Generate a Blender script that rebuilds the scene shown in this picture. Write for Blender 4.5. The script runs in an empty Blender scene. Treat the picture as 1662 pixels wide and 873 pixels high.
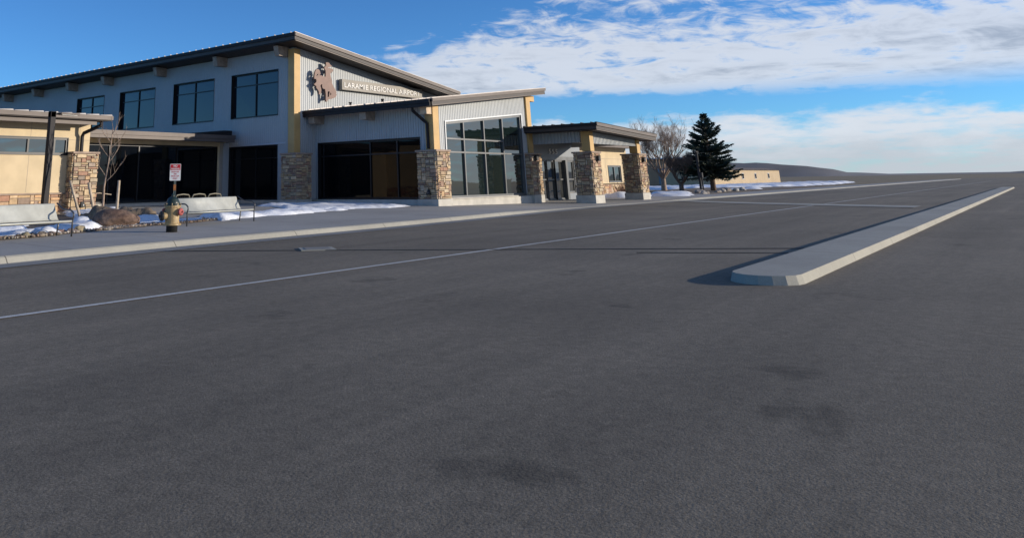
import bpy, bmesh, math, random
import numpy as np
from mathutils import Vector, Matrix, noise

# ------------------------------------------------------------------ camera, sky, sun
S = bpy.context.scene
COL = S.collection
R = math.radians
FPX, PPX, PPY = 1258.75, 555.2, -61.8
PITCH, ROLL, YAW, CAMZ = .27817, -.015534, .71747, 1.25

cam = bpy.data.cameras.new('camera')
camo = bpy.data.objects.new('camera', cam)
COL.objects.link(camo)
cp, sp, cy, sy = math.cos(PITCH), math.sin(PITCH), math.cos(YAW), math.sin(YAW)
FW = Vector((cp*cy, cp*sy, sp)); RT = Vector((sy, -cy, 0)); UP = RT.cross(FW)
RT2 = math.cos(ROLL)*RT + math.sin(ROLL)*UP
UP2 = -math.sin(ROLL)*RT + math.cos(ROLL)*UP
m = Matrix.Identity(4)
for i in range(3):
    m[i][0] = RT2[i]; m[i][1] = UP2[i]; m[i][2] = -FW[i]
m[2][3] = CAMZ
camo.matrix_world = m
cam.sensor_fit = 'HORIZONTAL'
cam.sensor_width = 36
cam.lens = FPX*36/1662
cam.shift_x = (831-PPX)/1662
cam.shift_y = (PPY-436.5)/1662
cam.clip_start = .1
cam.clip_end = 9000
S.camera = camo

SUN_EL = R(10.5)
SUN_H = Vector((.573, -.8195))
SUN = Vector((SUN_H.x*math.cos(SUN_EL), SUN_H.y*math.cos(SUN_EL), math.sin(SUN_EL)))
sl = bpy.data.lights.new('sun', 'SUN')
sl.energy = 3.5; sl.angle = R(.53); sl.color = (1, .89, .74)
so = bpy.data.objects.new('sun', sl); COL.objects.link(so)
so.rotation_euler = SUN.to_track_quat('Z', 'Y').to_euler()

S.view_settings.view_transform = 'Standard'
S.view_settings.look = 'None'
S.view_settings.gamma = 1
S.view_settings.use_curve_mapping = False
S.view_settings.exposure = 0.42
S.render.engine = 'CYCLES'
S.cycles.max_bounces = 8

W = bpy.data.worlds.new('World'); S.world = W
W.use_nodes = True
nt = W.node_tree; nt.nodes.clear()
def N(t, **k):
    n = nt.nodes.new(t)
    for a, b in k.items(): setattr(n, a, b)
    return n
def lk(a, b): nt.links.new(a, b)
def setin(n, i, v):
    if hasattr(v, 'node'): lk(v, n.inputs[i])
    else: n.inputs[i].default_value = v
def M_(op, a, b=0, c=0):
    n = N('ShaderNodeMath', operation=op)
    for i, v in enumerate((a, b, c)): setin(n, i, v)
    return n.outputs[0]
def VD(a, vec):
    n = N('ShaderNodeVectorMath', operation='DOT_PRODUCT'); lk(a, n.inputs[0]); n.inputs[1].default_value = vec
    return n.outputs['Value']
def SS(x, a, b):
    n = N('ShaderNodeMapRange', interpolation_type='SMOOTHSTEP')
    setin(n, 0, x); setin(n, 1, a); setin(n, 2, b); return n.outputs[0]
sky = N('ShaderNodeTexSky', sky_type='NISHITA')
sky.sun_disc = False
sky.sun_elevation = SUN_EL
sky.sun_rotation = math.atan2(SUN_H.x, SUN_H.y)
sky.altitude = 2200; sky.air_density = 1.0; sky.dust_density = .15; sky.ozone_density = 1.0
tc = N('ShaderNodeTexCoord')
D = tc.outputs['Generated']
nz = VD(D, (0, 0, 1))
ar = VD(D, (.657, -.754, 0)); af = VD(D, (.754, .657, 0))
az = M_('ARCTAN2', ar, af)                    # azimuth, clockwise from the view across the road
zc = M_('ADD', M_('MAXIMUM', nz, 0), .045)
u = M_('DIVIDE', ar, zc); v = M_('DIVIDE', af, zc)
def vec(x, y, z=0):
    n = N('ShaderNodeCombineXYZ'); setin(n, 0, x); setin(n, 1, y); setin(n, 2, z); return n.outputs[0]
def NOI(co, sc, det=6, rough=.55, dist=0.):
    n = N('ShaderNodeTexNoise'); lk(co, n.inputs['Vector'])
    n.inputs['Scale'].default_value = sc; n.inputs['Detail'].default_value = det
    n.inputs['Roughness'].default_value = rough; n.inputs['Distortion'].default_value = dist
    return n.outputs['Fac']
uv = vec(u, v)
# high rippled cloud sheet
n1 = NOI(vec(M_('MULTIPLY', u, .55), M_('MULTIPLY', v, 1.25)), .62, 8, .62, .5)
n2 = NOI(vec(M_('MULTIPLY', u, .8), M_('MULTIPLY', v, .75)), 3.4, 6, .6, .6)
n3 = NOI(vec(M_('ADD', az, M_('MULTIPLY', nz, .5)), M_('MULTIPLY', nz, 2.4)), 21.0, 6, .62, .8)
ripple = M_('ADD', M_('MULTIPLY', n1, .34), M_('ADD', M_('MULTIPLY', n2, .30), M_('MULTIPLY', n3, .36)))
cover = SS(M_('ADD', az, M_('MULTIPLY', M_('SUBTRACT', nz, .12), -2.1)), -.25, .12)
cover = M_('MULTIPLY', cover, SS(M_('SUBTRACT', nz, M_('MULTIPLY', az, -.035)), .091, .118))
thick = SS(nz, .215, .125)                    # denser towards the lower edge of the sheet
thr = M_('SUBTRACT', .722, M_('ADD', M_('MULTIPLY', cover, .205), M_('MULTIPLY', M_('MULTIPLY', cover, thick), .13)))
d1 = SS(M_('SUBTRACT', ripple, thr), -.045, .085)
d1 = M_('MULTIPLY', d1, M_('ADD', .10, M_('MULTIPLY', cover, .74)))
d1 = M_('MULTIPLY', d1, SS(nz, .075, .112))
# low cumulus bank near the horizon, higher round to the right
n4 = NOI(vec(az, M_('MULTIPLY', nz, 3.0)), 9.0, 7, .6)
n5 = NOI(vec(az, M_('MULTIPLY', nz, 5.0)), 22.0, 5, .6)
top = M_('ADD', .068, M_('ADD', M_('MULTIPLY', M_('SUBTRACT', n4, .5), .085), M_('MULTIPLY', SS(az, .75, 1.15), .07)))
top = M_('ADD', top, M_('MULTIPLY', M_('SUBTRACT', n5, .5), .02))
d2 = M_('MULTIPLY', SS(M_('SUBTRACT', top, nz), -.004, .014), SS(az, -.05, .2))
d2 = M_('MULTIPLY', d2, M_('SUBTRACT', .92, M_('MULTIPLY', SS(n5, .45, .7), .35)))
dens = M_('MAXIMUM', d1, d2)
shade = M_('MULTIPLY', SS(M_('SUBTRACT', ripple, thr), .05, .26), SS(n1, .40, .60))
shade = M_('MAXIMUM', shade, M_('MULTIPLY', SS(M_('SUBTRACT', top, nz), .012, .06), .55))
ccol = N('ShaderNodeMixRGB'); setin(ccol, 0, shade)
ccol.inputs[1].default_value = (5.2, 5.45, 5.9, 1); ccol.inputs[2].default_value = (2.9, 3.15, 3.6, 1)
hs = N('ShaderNodeMixRGB', blend_type='MULTIPLY'); hs.inputs[0].default_value = 1; hs.inputs[2].default_value = (.34, .73, 1.26, 1)   # the deep winter blue of a high plateau
lk(sky.outputs[0], hs.inputs[1])
mx = N('ShaderNodeMixRGB'); setin(mx, 0, dens); lk(hs.outputs[0], mx.inputs[1]); lk(ccol.outputs[0], mx.inputs[2])
bg = N('ShaderNodeBackground'); lk(mx.outputs[0], bg.inputs[0]); bg.inputs[1].default_value = .105
wo = N('ShaderNodeOutputWorld'); lk(bg.outputs[0], wo.inputs[0])

# ------------------------------------------------------------------ materials
MATS = {}
def mat(name, col, rough=.7, metal=0., var=.12, vscale=3., bump=0., bscale=40., spec=.5, attr=False, ior=1.5, col2=None, lo=.35, hi=.65, fine=0., fscale=60.):
    if name in MATS: return MATS[name]
    mt = bpy.data.materials.new(name); mt.use_nodes = True
    t = mt.node_tree; b = t.nodes['Principled BSDF']
    b.inputs['Roughness'].default_value = rough; b.inputs['Metallic'].default_value = metal
    b.inputs['Specular IOR Level'].default_value = spec; b.inputs['IOR'].default_value = ior
    co = t.nodes.new('ShaderNodeTexCoord')
    n = t.nodes.new('ShaderNodeTexNoise'); n.inputs['Scale'].default_value = vscale; n.inputs['Detail'].default_value = 6
    t.links.new(co.outputs['Object'], n.inputs['Vector'])
    mr = t.nodes.new('ShaderNodeMapRange'); mr.inputs[1].default_value = lo; mr.inputs[2].default_value = hi
    t.links.new(n.outputs['Fac'], mr.inputs[0])
    mix = t.nodes.new('ShaderNodeMixRGB'); t.links.new(mr.outputs[0], mix.inputs[0])
    if col2 is None:
        a = [c*(1-var) for c in col[:3]]; c2 = [min(1, c*(1+var)) for c in col[:3]]
    else: a, c2 = col, col2
    mix.inputs[1].default_value = (*a[:3], 1); mix.inputs[2].default_value = (*c2[:3], 1)
    out = mix.outputs[0]
    if attr:
        at = t.nodes.new('ShaderNodeVertexColor'); at.layer_name = 'Col'
        mm = t.nodes.new('ShaderNodeMixRGB'); mm.blend_type = 'MULTIPLY'; mm.inputs[0].default_value = 1
        t.links.new(at.outputs[0], mm.inputs[1]); t.links.new(out, mm.inputs[2]); out = mm.outputs[0]
    if fine:
        n3_ = t.nodes.new('ShaderNodeTexNoise'); n3_.inputs['Scale'].default_value = fscale; n3_.inputs['Detail'].default_value = 3
        t.links.new(co.outputs['Object'], n3_.inputs['Vector'])
        m3 = t.nodes.new('ShaderNodeMapRange'); m3.inputs[1].default_value = .3; m3.inputs[2].default_value = .7
        m3.inputs[3].default_value = 1-fine; m3.inputs[4].default_value = 1+fine
        t.links.new(n3_.outputs['Fac'], m3.inputs[0])
        mm = t.nodes.new('ShaderNodeMixRGB'); mm.blend_type = 'MULTIPLY'; mm.inputs[0].default_value = 1
        t.links.new(out, mm.inputs[1]); t.links.new(m3.outputs[0], mm.inputs[2]); out = mm.outputs[0]
    t.links.new(out, b.inputs['Base Color'])
    if bump:
        n2_ = t.nodes.new('ShaderNodeTexNoise'); n2_.inputs['Scale'].default_value = bscale; n2_.inputs['Detail'].default_value = 4
        t.links.new(co.outputs['Object'], n2_.inputs['Vector'])
        bp = t.nodes.new('ShaderNodeBump'); bp.inputs['Strength'].default_value = bump; bp.inputs['Distance'].default_value = .02
        t.links.new(n2_.outputs['Fac'], bp.inputs['Height']); t.links.new(bp.outputs[0], b.inputs['Normal'])
    MATS[name] = mt
    return mt

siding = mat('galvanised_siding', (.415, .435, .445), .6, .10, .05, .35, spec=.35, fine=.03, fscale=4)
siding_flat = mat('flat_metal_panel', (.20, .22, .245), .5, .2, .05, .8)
tan = mat('tan_stucco', (.62, .495, .315), .85, 0, .07, 1.5, .15, 60)
tan_metal = mat('tan_column_panel', (.56, .36, .14), .6, 0, .08, 2)
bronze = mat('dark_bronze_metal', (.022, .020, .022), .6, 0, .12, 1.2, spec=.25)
bronze_lit = mat('sunlit_bronze_fascia', (.115, .092, .081), .55, .1, .1, 1.5)  # paler copy of the bronze, sunlight on the boards put into its colour
soffit = mat('brown_soffit', (.055, .045, .042), .6, 0, .1, 2)
beam_m = mat('weathered_timber', (.36, .29, .23), .8, 0, .18, 5, .2, 30)
stone = mat('veneer_stone', (1, 1, 1), .88, 0, .22, 9, .5, 45, attr=True)
stone_cap = mat('cast_stone_cap', (.36, .27, .21), .85, 0, .12, 5, .2, 40)
conc = mat('pale_concrete', (.50, .475, .42), .85, 0, .1, 2.5, .15, 60)
glass_dark = mat('tinted_glass', (.004, .005, .007), .015, 0, .1, 1, .03, .7, spec=.5, ior=1.42)
glass_mirror = mat('reflective_glass', (.008, .016, .015), .015, 0, .1, 1, .06, .5, spec=.5, ior=2.8)
glass_blue = mat('blue_tinted_glass', (.006, .012, .022), .015, 0, .2, .5, .03, .7, spec=.5, ior=1.55)
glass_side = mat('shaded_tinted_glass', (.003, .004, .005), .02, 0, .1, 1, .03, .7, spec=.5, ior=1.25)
glass_door = mat('door_glass', (.05, .052, .05), .02, 0, .35, .8, .03, .7, spec=.5, ior=2.8)
frame_m = mat('black_window_frame', (.018, .018, .02), .4, .3, .1, 2)
frame_grey = mat('anodised_frame', (.135, .14, .145), .4, .4, .1, 2)
trim_m = mat('pale_metal_trim', (.5, .52, .54), .45, .3, .05, 2)
steel = mat('bench_steel', (.50, .505, .455), .5, .3, .10, 2.5, .05, 90, fine=.06, fscale=9)
tube_m = mat('bench_tube', (.10, .10, .10), .35, .6, .1, 4)
seam_m = mat('roof_seam', (.42, .38, .35), .5, .2, .1, 3)
bark = mat('bark', (.17, .115, .085), .9, 0, .3, 6, .5, 20)
bark_pale = mat('pale_bark', (.32, .235, .175), .9, 0, .25, 6, .4, 20)
needle = mat('spruce_needles', (.036, .054, .034), .8, 0, .5, 1.3, fine=.3, fscale=6)
wood = mat('wooden_stake', (.46, .37, .27), .85, 0, .2, 8, .2, 50)
boulder_m = mat('boulder_stone', (.10, .060, .045), .9, 0, .4, 2.6, .8, 12, col2=(.20, .135, .10), fine=.25, fscale=22)
rockm = mat('bed_rock', (1, 1, 1), .9, 0, .2, 8, .4, 30, attr=True)
red = mat('red_paint', (.37, .085, .075), .5, 0, .18, 12)
gold = mat('tan_hydrant_paint', (.38, .27, .13), .5, 0, .25, 10, .25, 40, fine=.15, fscale=30)
green = mat('dark_green_paint', (.017, .032, .027), .4, 0, .2, 12)
black = mat('black_iron', (.014, .014, .014), .6, 0, .2, 12)
signw = mat('white_sign_face', (.78, .78, .76), .4, 0, .03, 3)
signr = mat('sign_red', (.55, .02, .03), .4, 0, .03, 3)
post_m = mat('sign_post_steel', (.14, .17, .15), .5, .4, .2, 9)
rust = mat('rusty_orange', (.42, .16, .05), .8, 0, .3, 14)
sign_panel = mat('sign_panel', (.30, .275, .235), .6, 0, .06, 2)
letter = mat('white_letters', (.74, .72, .68), .5, 0, .02, 3)
emblem_m = mat('brown_emblem_metal', (.155, .088, .070), .55, .1, .12, 3)
dirt = mat('dry_dirt', (.13, .095, .065), .95, 0, .3, 3, .5, 18, col2=(.22, .165, .11), fine=.2, fscale=25)
chair_m = mat('chair_frame', (.20, .18, .13), .5, .3, .1, 5)
cabinet_m = mat('pale_cabinet', (.5, .52, .54), .6, 0, .08, 2)

def snow_mat():
    mt = mat('snow', (.62, .62, .62), .75, 0, .05, 1.3, .8, 11, col2=(.82, .84, .87), lo=.30, hi=.46, fine=.06, fscale=18)
    b = mt.node_tree.nodes['Principled BSDF']
    b.inputs['Subsurface Weight'].default_value = .0
    return mt
snow_m = snow_mat()

def ground_mat(name, base, speck=.25, patches=.25, rough=.9, joints=None, tracks=False):
    mt = bpy.data.materials.new(name); mt.use_nodes = True; t = mt.node_tree; b = t.nodes['Principled BSDF']
    b.inputs['Roughness'].default_value = rough; b.inputs['Specular IOR Level'].default_value = .3
    co = t.nodes.new('ShaderNodeTexCoord')
    def nz_(sc, det, rg=.6, mp=None):
        n = t.nodes.new('ShaderNodeTexNoise'); n.inputs['Scale'].default_value = sc; n.inputs['Detail'].default_value = det; n.inputs['Roughness'].default_value = rg
        src = co.outputs['Object']
        if mp:
            mm = t.nodes.new('ShaderNodeMapping'); mm.inputs['Scale'].default_value = mp; t.links.new(src, mm.inputs[0]); src = mm.outputs[0]
        t.links.new(src, n.inputs['Vector']); return n.outputs['Fac']
    def mr(x, a, c, lo, hi):
        n = t.nodes.new('ShaderNodeMapRange'); t.links.new(x, n.inputs[0])
        for i, q in enumerate((a, c, lo, hi)): n.inputs[i+1].default_value = q
        return n.outputs[0]
    def mul(x, y):
        n = t.nodes.new('ShaderNodeMath'); n.operation = 'MULTIPLY'; t.links.new(x, n.inputs[0])
        if hasattr(y, 'node'): t.links.new(y, n.inputs[1])
        else: n.inputs[1].default_value = y
        return n.outputs[0]
    f = mul(mr(nz_(.35, 6), .3, .7, 1-patches, 1+patches), mr(nz_(90, 2), .3, .7, 1-speck, 1+speck))
    f = mul(f, mr(nz_(9, 4), .3, .7, 1-speck*.5, 1+speck*.5))
    if tracks:      # long worn streaks along the road, patches, oil spots
        f = mul(f, mr(nz_(.10, 5, .65), .35, .62, .86, 1.12))
        vo = t.nodes.new('ShaderNodeTexVoronoi'); vo.inputs['Scale'].default_value = .55; t.links.new(co.outputs['Object'], vo.inputs['Vector'])
        vd = t.nodes.new('ShaderNodeMath'); vd.operation = 'ADD'; t.links.new(vo.outputs['Distance'], vd.inputs[0]); t.links.new(mr(nz_(2.2, 4), .3, .7, -.18, .30), vd.inputs[1])
        f = mul(f, mr(vd.outputs[0], .06, .22, .66, 1))
        f = mul(f, mr(nz_(260, 2), .35, .72, .8, 1.35))
        f = mul(f, mr(nz_(1.0, 6, .7, (.03, .5, 1)), .56, .72, 1, 1.28))
        f = mul(f, mr(nz_(1.0, 5, .6, (.05, 1.1, 1)), .3, .7, .84, 1.16))
    if joints:
        for axis, per, off in joints:
            s = t.nodes.new('ShaderNodeSeparateXYZ'); t.links.new(co.outputs['Object'], s.inputs[0])
            a = t.nodes.new('ShaderNodeMath'); a.operation = 'ADD'; t.links.new(s.outputs[axis], a.inputs[0]); a.inputs[1].default_value = 500*per+off
            c = t.nodes.new('ShaderNodeMath'); c.operation = 'MODULO'; t.links.new(a.outputs[0], c.inputs[0]); c.inputs[1].default_value = per
            g = t.nodes.new('ShaderNodeMath'); g.operation = 'GREATER_THAN'; t.links.new(c.outputs[0], g.inputs[0]); g.inputs[1].default_value = .022
            f = mul(f, mr(g.outputs[0], 0, 1, .35, 1))
    mm = t.nodes.new('ShaderNodeMixRGB'); mm.blend_type = 'MULTIPLY'; mm.inputs[0].default_value = 1
    mm.inputs[1].default_value = (*base, 1); t.links.new(f, mm.inputs[2]); t.links.new(mm.outputs[0], b.inputs['Base Color'])
    bp = t.nodes.new('ShaderNodeBump'); bp.inputs['Strength'].default_value = .35; bp.inputs['Distance'].default_value = .01
    t.links.new(nz_(70, 3), bp.inputs['Height']); t.links.new(bp.outputs[0], b.inputs['Normal'])
    return mt
asphalt = ground_mat('asphalt', (.176, .149, .110), .30, .12, .9, tracks=True)
walk_m = ground_mat('sidewalk_concrete', (.36, .345, .315), .10, .12, .85, joints=((0, 3.0, .6), (1, 2.4, .3)))
kerb_m = ground_mat('kerb_concrete', (.35, .335, .285), .10, .14, .85, joints=((0, 3.9, .9),))
gutter_m = ground_mat('gutter_concrete', (.24, .235, .22), .14, .16, .88)
paint_m = ground_mat('road_paint', (.55, .54, .50), .22, .14, .7)
gravel_m = ground_mat('gravel_bed', (.15, .125, .10), .5, .25, .95)
plain_m = ground_mat('dry_grass', (.21, .165, .10), .3, .4, .95)
dark_line_m = mat('dark_line_mat', (.07, .062, .052), .5, 0, .2, 6)

# ------------------------------------------------------------------ mesh helpers
class MB:
    def __init__(self): self.v = []; self.f = []; self.c = []
    def face(self, pts, col=(1, 1, 1)):
        i = len(self.v); self.v += [tuple(p) for p in pts]; self.f.append(tuple(range(i, i+len(pts)))); self.c.append(col)
    def box(self, x0, x1, y0, y1, z0, z1, col=(1, 1, 1)):
        self.hexa([(x0, y0, z0), (x1, y0, z0), (x1, y1, z0), (x0, y1, z0)], [(x0, y0, z1), (x1, y0, z1), (x1, y1, z1), (x0, y1, z1)], col)
    def hexa(self, b, t, col=(1, 1, 1)):
        i = len(self.v); n = len(b); self.v += [tuple(p) for p in b]+[tuple(p) for p in t]
        self.f.append(tuple(i+k for k in reversed(range(n)))); self.f.append(tuple(i+n+k for k in range(n))); self.c += [col, col]
        for k in range(n):
            l = (k+1) % n; self.f.append((i+k, i+l, i+n+l, i+n+k)); self.c.append(col)
    def prism(self, poly, ext):
        e = Vector(ext); self.hexa(poly, [tuple(Vector(p)+e) for p in poly])
    def tube(self, pts, r, n=8, cap=True, col=(1, 1, 1)):
        pts = [Vector(p) for p in pts]; rs = r if isinstance(r, (list, tuple)) else [r]*len(pts)
        i0 = len(self.v); prev = None
        for k, p in enumerate(pts):
            d = (pts[min(k+1, len(pts)-1)]-pts[max(k-1, 0)])
            if d.length < 1e-9: d = Vector((0, 0, 1))
            d.normalize()
            a = prev if prev is not None else (Vector((0, 0, 1)) if abs(d.z) < .9 else Vector((1, 0, 0)))
            x = a-d*a.dot(d)
            if x.length < 1e-6: x = d.orthogonal()
            x.normalize(); prev = x; y = d.cross(x)
            for j in range(n):
                t = 2*math.pi*j/n; q = p+rs[k]*(math.cos(t)*x+math.sin(t)*y); self.v.append(tuple(q))
        for k in range(len(pts)-1):
            for j in range(n):
                l = (j+1) % n; a = i0+k*n
                self.f.append((a+j, a+l, a+n+l, a+n+j)); self.c.append(col)
        if cap:
            self.f.append(tuple(i0+j for j in reversed(range(n)))); self.c.append(col)
            e = i0+(len(pts)-1)*n; self.f.append(tuple(e+j for j in range(n))); self.c.append(col)
    def lathe(self, prof, c=(0, 0, 0), n=24, axis='z'):
        pts = [Vector(c)+Vector((0, 0, z)) for r, z in prof]
        i0 = len(self.v)
        for r, z in prof:
            for j in range(n):
                t = 2*math.pi*j/n; self.v.append((c[0]+r*math.cos(t), c[1]+r*math.sin(t), c[2]+z))
        for k in range(len(prof)-1):
            for j in range(n):
                l = (j+1) % n; a = i0+k*n; self.f.append((a+j, a+l, a+n+l, a+n+j)); self.c.append((1, 1, 1))
        self.f.append(tuple(i0+j for j in reversed(range(n)))); self.c.append((1, 1, 1))
        e = i0+(len(prof)-1)*n; self.f.append(tuple(e+j for j in range(n))); self.c.append((1, 1, 1))
    def build(self, name, m, parent=None, smooth=False, label=None, colors=False, bevel=0, world=True):
        me = bpy.data.meshes.new(name); me.from_pydata(self.v, [], self.f); me.update()
        if colors:
            ca = me.color_attributes.new('Col', 'FLOAT_COLOR', 'CORNER')
            arr = []
            for f, c in zip(self.f, self.c): arr += [c[0], c[1], c[2], 1.]*len(f)
            ca.data.foreach_set('color', arr)
        if smooth: me.polygons.foreach_set('use_smooth', [True]*len(me.polygons))
        me.materials.append(m)
        o = bpy.data.objects.new(name, me); COL.objects.link(o)
        if parent is not None:
            o.parent = parent
            if parent.type == 'EMPTY' and world: o.matrix_parent_inverse = Matrix.Translation(-parent.location)
        if label: o['label'] = label
        if bevel:
            bv = o.modifiers.new('bevel', 'BEVEL'); bv.width = bevel; bv.segments = 2; bv.limit_method = 'ANGLE'; bv.angle_limit = R(35)
        return o
def tag(o, label, cat, group=None, kind=None):
    if label: o['label'] = label
    if cat: o['category'] = cat
    if group: o['group'] = group
    if kind: o['kind'] = kind
    return o
def thing(name, label, cat, loc=(0, 0, 0), rz=0, group=None):
    o = bpy.data.objects.new(name, None); COL.objects.link(o); o.empty_display_size = .3
    o.location = loc; o.rotation_euler = (0, 0, rz)
    return tag(o, label, cat, group)
def structure(o): o['kind'] = 'structure'; return o
def copy_tree(o, parent=None):
    c = o.copy(); COL.objects.link(c)
    if parent is not None: c.parent = parent
    for ch in [k for k in o.children]: copy_tree(ch, c)
    return c
def B(*a, **k):
    q = MB(); q.box(*a); return q
def lerp(x, xs, ys): return float(np.interp(x, xs, ys))

# ------------------------------------------------------------------ ground
KX = [-60, 0, 6.9, 9, 12, 18, 23, 30, 36, 40, 46, 60, 120, 400]
KY = [11.5, 13.4, 14.1, 14.45, 14.65, 15.0, 15.4, 16.2, 16.7, 16.75, 16.5, 16.3, 16.2, 16.2]
def kerb_y(x):
    return sum(lerp(x+d, KX, KY) for d in (-2, -1, 0, 1, 2))/5
def kerb_h(x): return lerp(x, [-60, 27, 35, 44, 50, 400], [.12, .12, .03, .03, .1, .1])
def walk_z(x, y):
    k = kerb_y(x); h = kerb_h(x)
    far = lerp(x, [-60, 30, 38, 400], [.20, .20, .09, .09])
    far2 = lerp(x, [-60, 34, 44, 400], [.31, .31, .13, .13])
    if y <= 21: return h+(far-h)*max(0, min(1, (y-k)/max(.1, 21-k)))
    return far+(far2-far)*min(1, (y-21)/7.5)
def grid_sheet(name, xs, yfun, nv, zfun, m):
    q = MB(); row = []
    for x in xs:
        y0, y1 = yfun(x); row.append([(x, y0+(y1-y0)*j/nv) for j in range(nv+1)])
    q.v = [(x, y, zfun(x, y)) for r_ in row for x, y in r_]
    n = nv+1
    for i in range(len(xs)-1):
        for j in range(nv): q.f.append((i*n+j, (i+1)*n+j, (i+1)*n+j+1, i*n+j+1)); q.c.append((1, 1, 1))
    return structure(q.build(name, m, smooth=True))
q = MB()
q.face([(-3000, -3000, -.12), (4000, -3000, -.12), (4000, 4000, -.12), (-3000, 4000, -.12)])
structure(q.build('ground', plain_m))
q = MB(); q.face([(-90, -60, -.006), (300, -60, -.006), (300, 17.5, -.006), (-90, 17.5, -.006)])
structure(q.build('road', asphalt))
xs = [-60+2*i for i in range(20)]+[-20+.5*i for i in range(170)]+[65+6*i for i in range(30)]
grid_sheet('sidewalk', xs, lambda x: (kerb_y(x)-.02, 38 if x < 62 else 18.6), 40, walk_z, walk_m)
q = MB()
prof = lambda x: [(0, 0), (-.20, .004), (-.25, -.02), (-.33, -kerb_h(x)+.012), (-.36, -kerb_h(x)+.006)]
for i, x in enumerate(xs):
    for dy, dz in prof(x): q.v.append((x, kerb_y(x)+dy, kerb_h(x)+dz))
for i in range(len(xs)-1):
    for j in range(4): q.f.append((i*5+j, i*5+j+1, (i+1)*5+j+1, (i+1)*5+j)); q.c.append((1, 1, 1))
structure(q.build('kerb', kerb_m, smooth=False))
grid_sheet('gutter', xs, lambda x: (kerb_y(x)-.95, kerb_y(x)-.355), 2, lambda x, y: .004+.004*(1-(kerb_y(x)-y)), gutter_m)
# pale valley gutter crossing the lane beyond the canopy
q = MB()
for a, b in ((46.5, 16.1), (44.2, 13.6), (42.2, 10.9), (40, 7), (38.5, 4.2)):
    q.v += [(a, b, .010), (a+2.2, b, .010)]
for i in range(4): q.f.append((2*i, 2*i+1, 2*i+3, 2*i+2)); q.c.append((1, 1, 1))
structure(q.build('valley_gutter', kerb_m))
# painted line
q = MB()
for i in range(80):
    x0 = -25+i*2.5; x1 = x0+2.5
    yl = lambda x: 8.22-.004*max(0, x-14)
    q.face([(x0, yl(x0)-.055, .002), (x1, yl(x1)-.055, .002), (x1, yl(x1)+.055, .002), (x0, yl(x0)+.055, .002)])
structure(q.build('lane_line', paint_m))
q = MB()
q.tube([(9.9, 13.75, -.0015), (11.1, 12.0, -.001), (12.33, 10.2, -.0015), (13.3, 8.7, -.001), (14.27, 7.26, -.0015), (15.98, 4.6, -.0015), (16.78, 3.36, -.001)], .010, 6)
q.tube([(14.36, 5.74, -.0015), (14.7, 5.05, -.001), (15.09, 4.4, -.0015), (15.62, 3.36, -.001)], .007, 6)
structure(q.build('dark_line', dark_line_m))  # thin dark lines across the road
# rounded nose of a concrete island on the near side
q = MB(); nose = []
for k in range(9):
    a = R(90+180*k/8); nose.append((11.3+.42*math.cos(a), 2.9+.42*math.sin(a)))
out = [(90, 3.32)]+nose+[(90, 2.48)]
q.hexa([(x, y, -.01) for x, y in out], [(min(x+.03, 90) if x < 20 else x, 2.9+(y-2.9)*.93, .10) for x, y in out])
structure(q.build('near_island', kerb_m))

def inside(p, poly):
    x, y = p; r = False; j = len(poly)-1
    for i in range(len(poly)):
        xi, yi = poly[i]; xj, yj = poly[j]
        if (yi > y) != (yj > y) and x < (xj-xi)*(y-yi)/(yj-yi)+xi: r = not r
        j = i
    return r
def edge_dist(P, poly):
    P = np.array(P); d = np.full(len(P), 1e9); poly = np.array(poly)
    for i in range(len(poly)):
        a = poly[i]; b = poly[(i+1) % len(poly)]; ab = b-a
        t = np.clip(((P-a)@ab)/max(1e-9, ab@ab), 0, 1); d = np.minimum(d, np.linalg.norm(P-(a+t[:, None]*ab), axis=1))
    return d
def mound(mb, poly, base, thick, edge, res, nscale=.9, namp=.5, drop=.05):
    x0, x1 = min(p[0] for p in poly)-edge*.6, max(p[0] for p in poly)+edge*.6
    y0, y1 = min(p[1] for p in poly)-edge*.6, max(p[1] for p in poly)+edge*.6
    nx, ny = int((x1-x0)/res)+2, int((y1-y0)/res)+2
    P = [(x0+i*res, y0+j*res) for i in range(nx) for j in range(ny)]
    d = edge_dist(P, poly); ins = np.array([inside(p, poly) for p in P]); sd = np.where(ins, d, -d)
    h = []
    for (x, y), s in zip(P, sd):
        nn = noise.fractal(Vector((x*nscale, y*nscale, 3.1)), 1.0, 2.0, 4)
        s2 = s+nn*edge*.7
        t = max(-.6, min(1, s2/edge)); t = t*(2-t)*1. if t > 0 else t
        h.append(base(x, y)+thick*t*(1+namp*nn)-(drop if t <= 0 else 0))
    i0 = len(mb.v); mb.v += [(p[0], p[1], hh) for p, hh in zip(P, h)]
    for i in range(nx-1):
        for j in range(ny-1):
            a, b, c, e = i*ny+j, (i+1)*ny+j, (i+1)*ny+j+1, i*ny+j+1
            if max(sd[a], sd[b], sd[c], sd[e]) > -edge*.5:
                mb.f.append((i0+a, i0+b, i0+c, i0+e)); mb.c.append((1, 1, 1))
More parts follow.
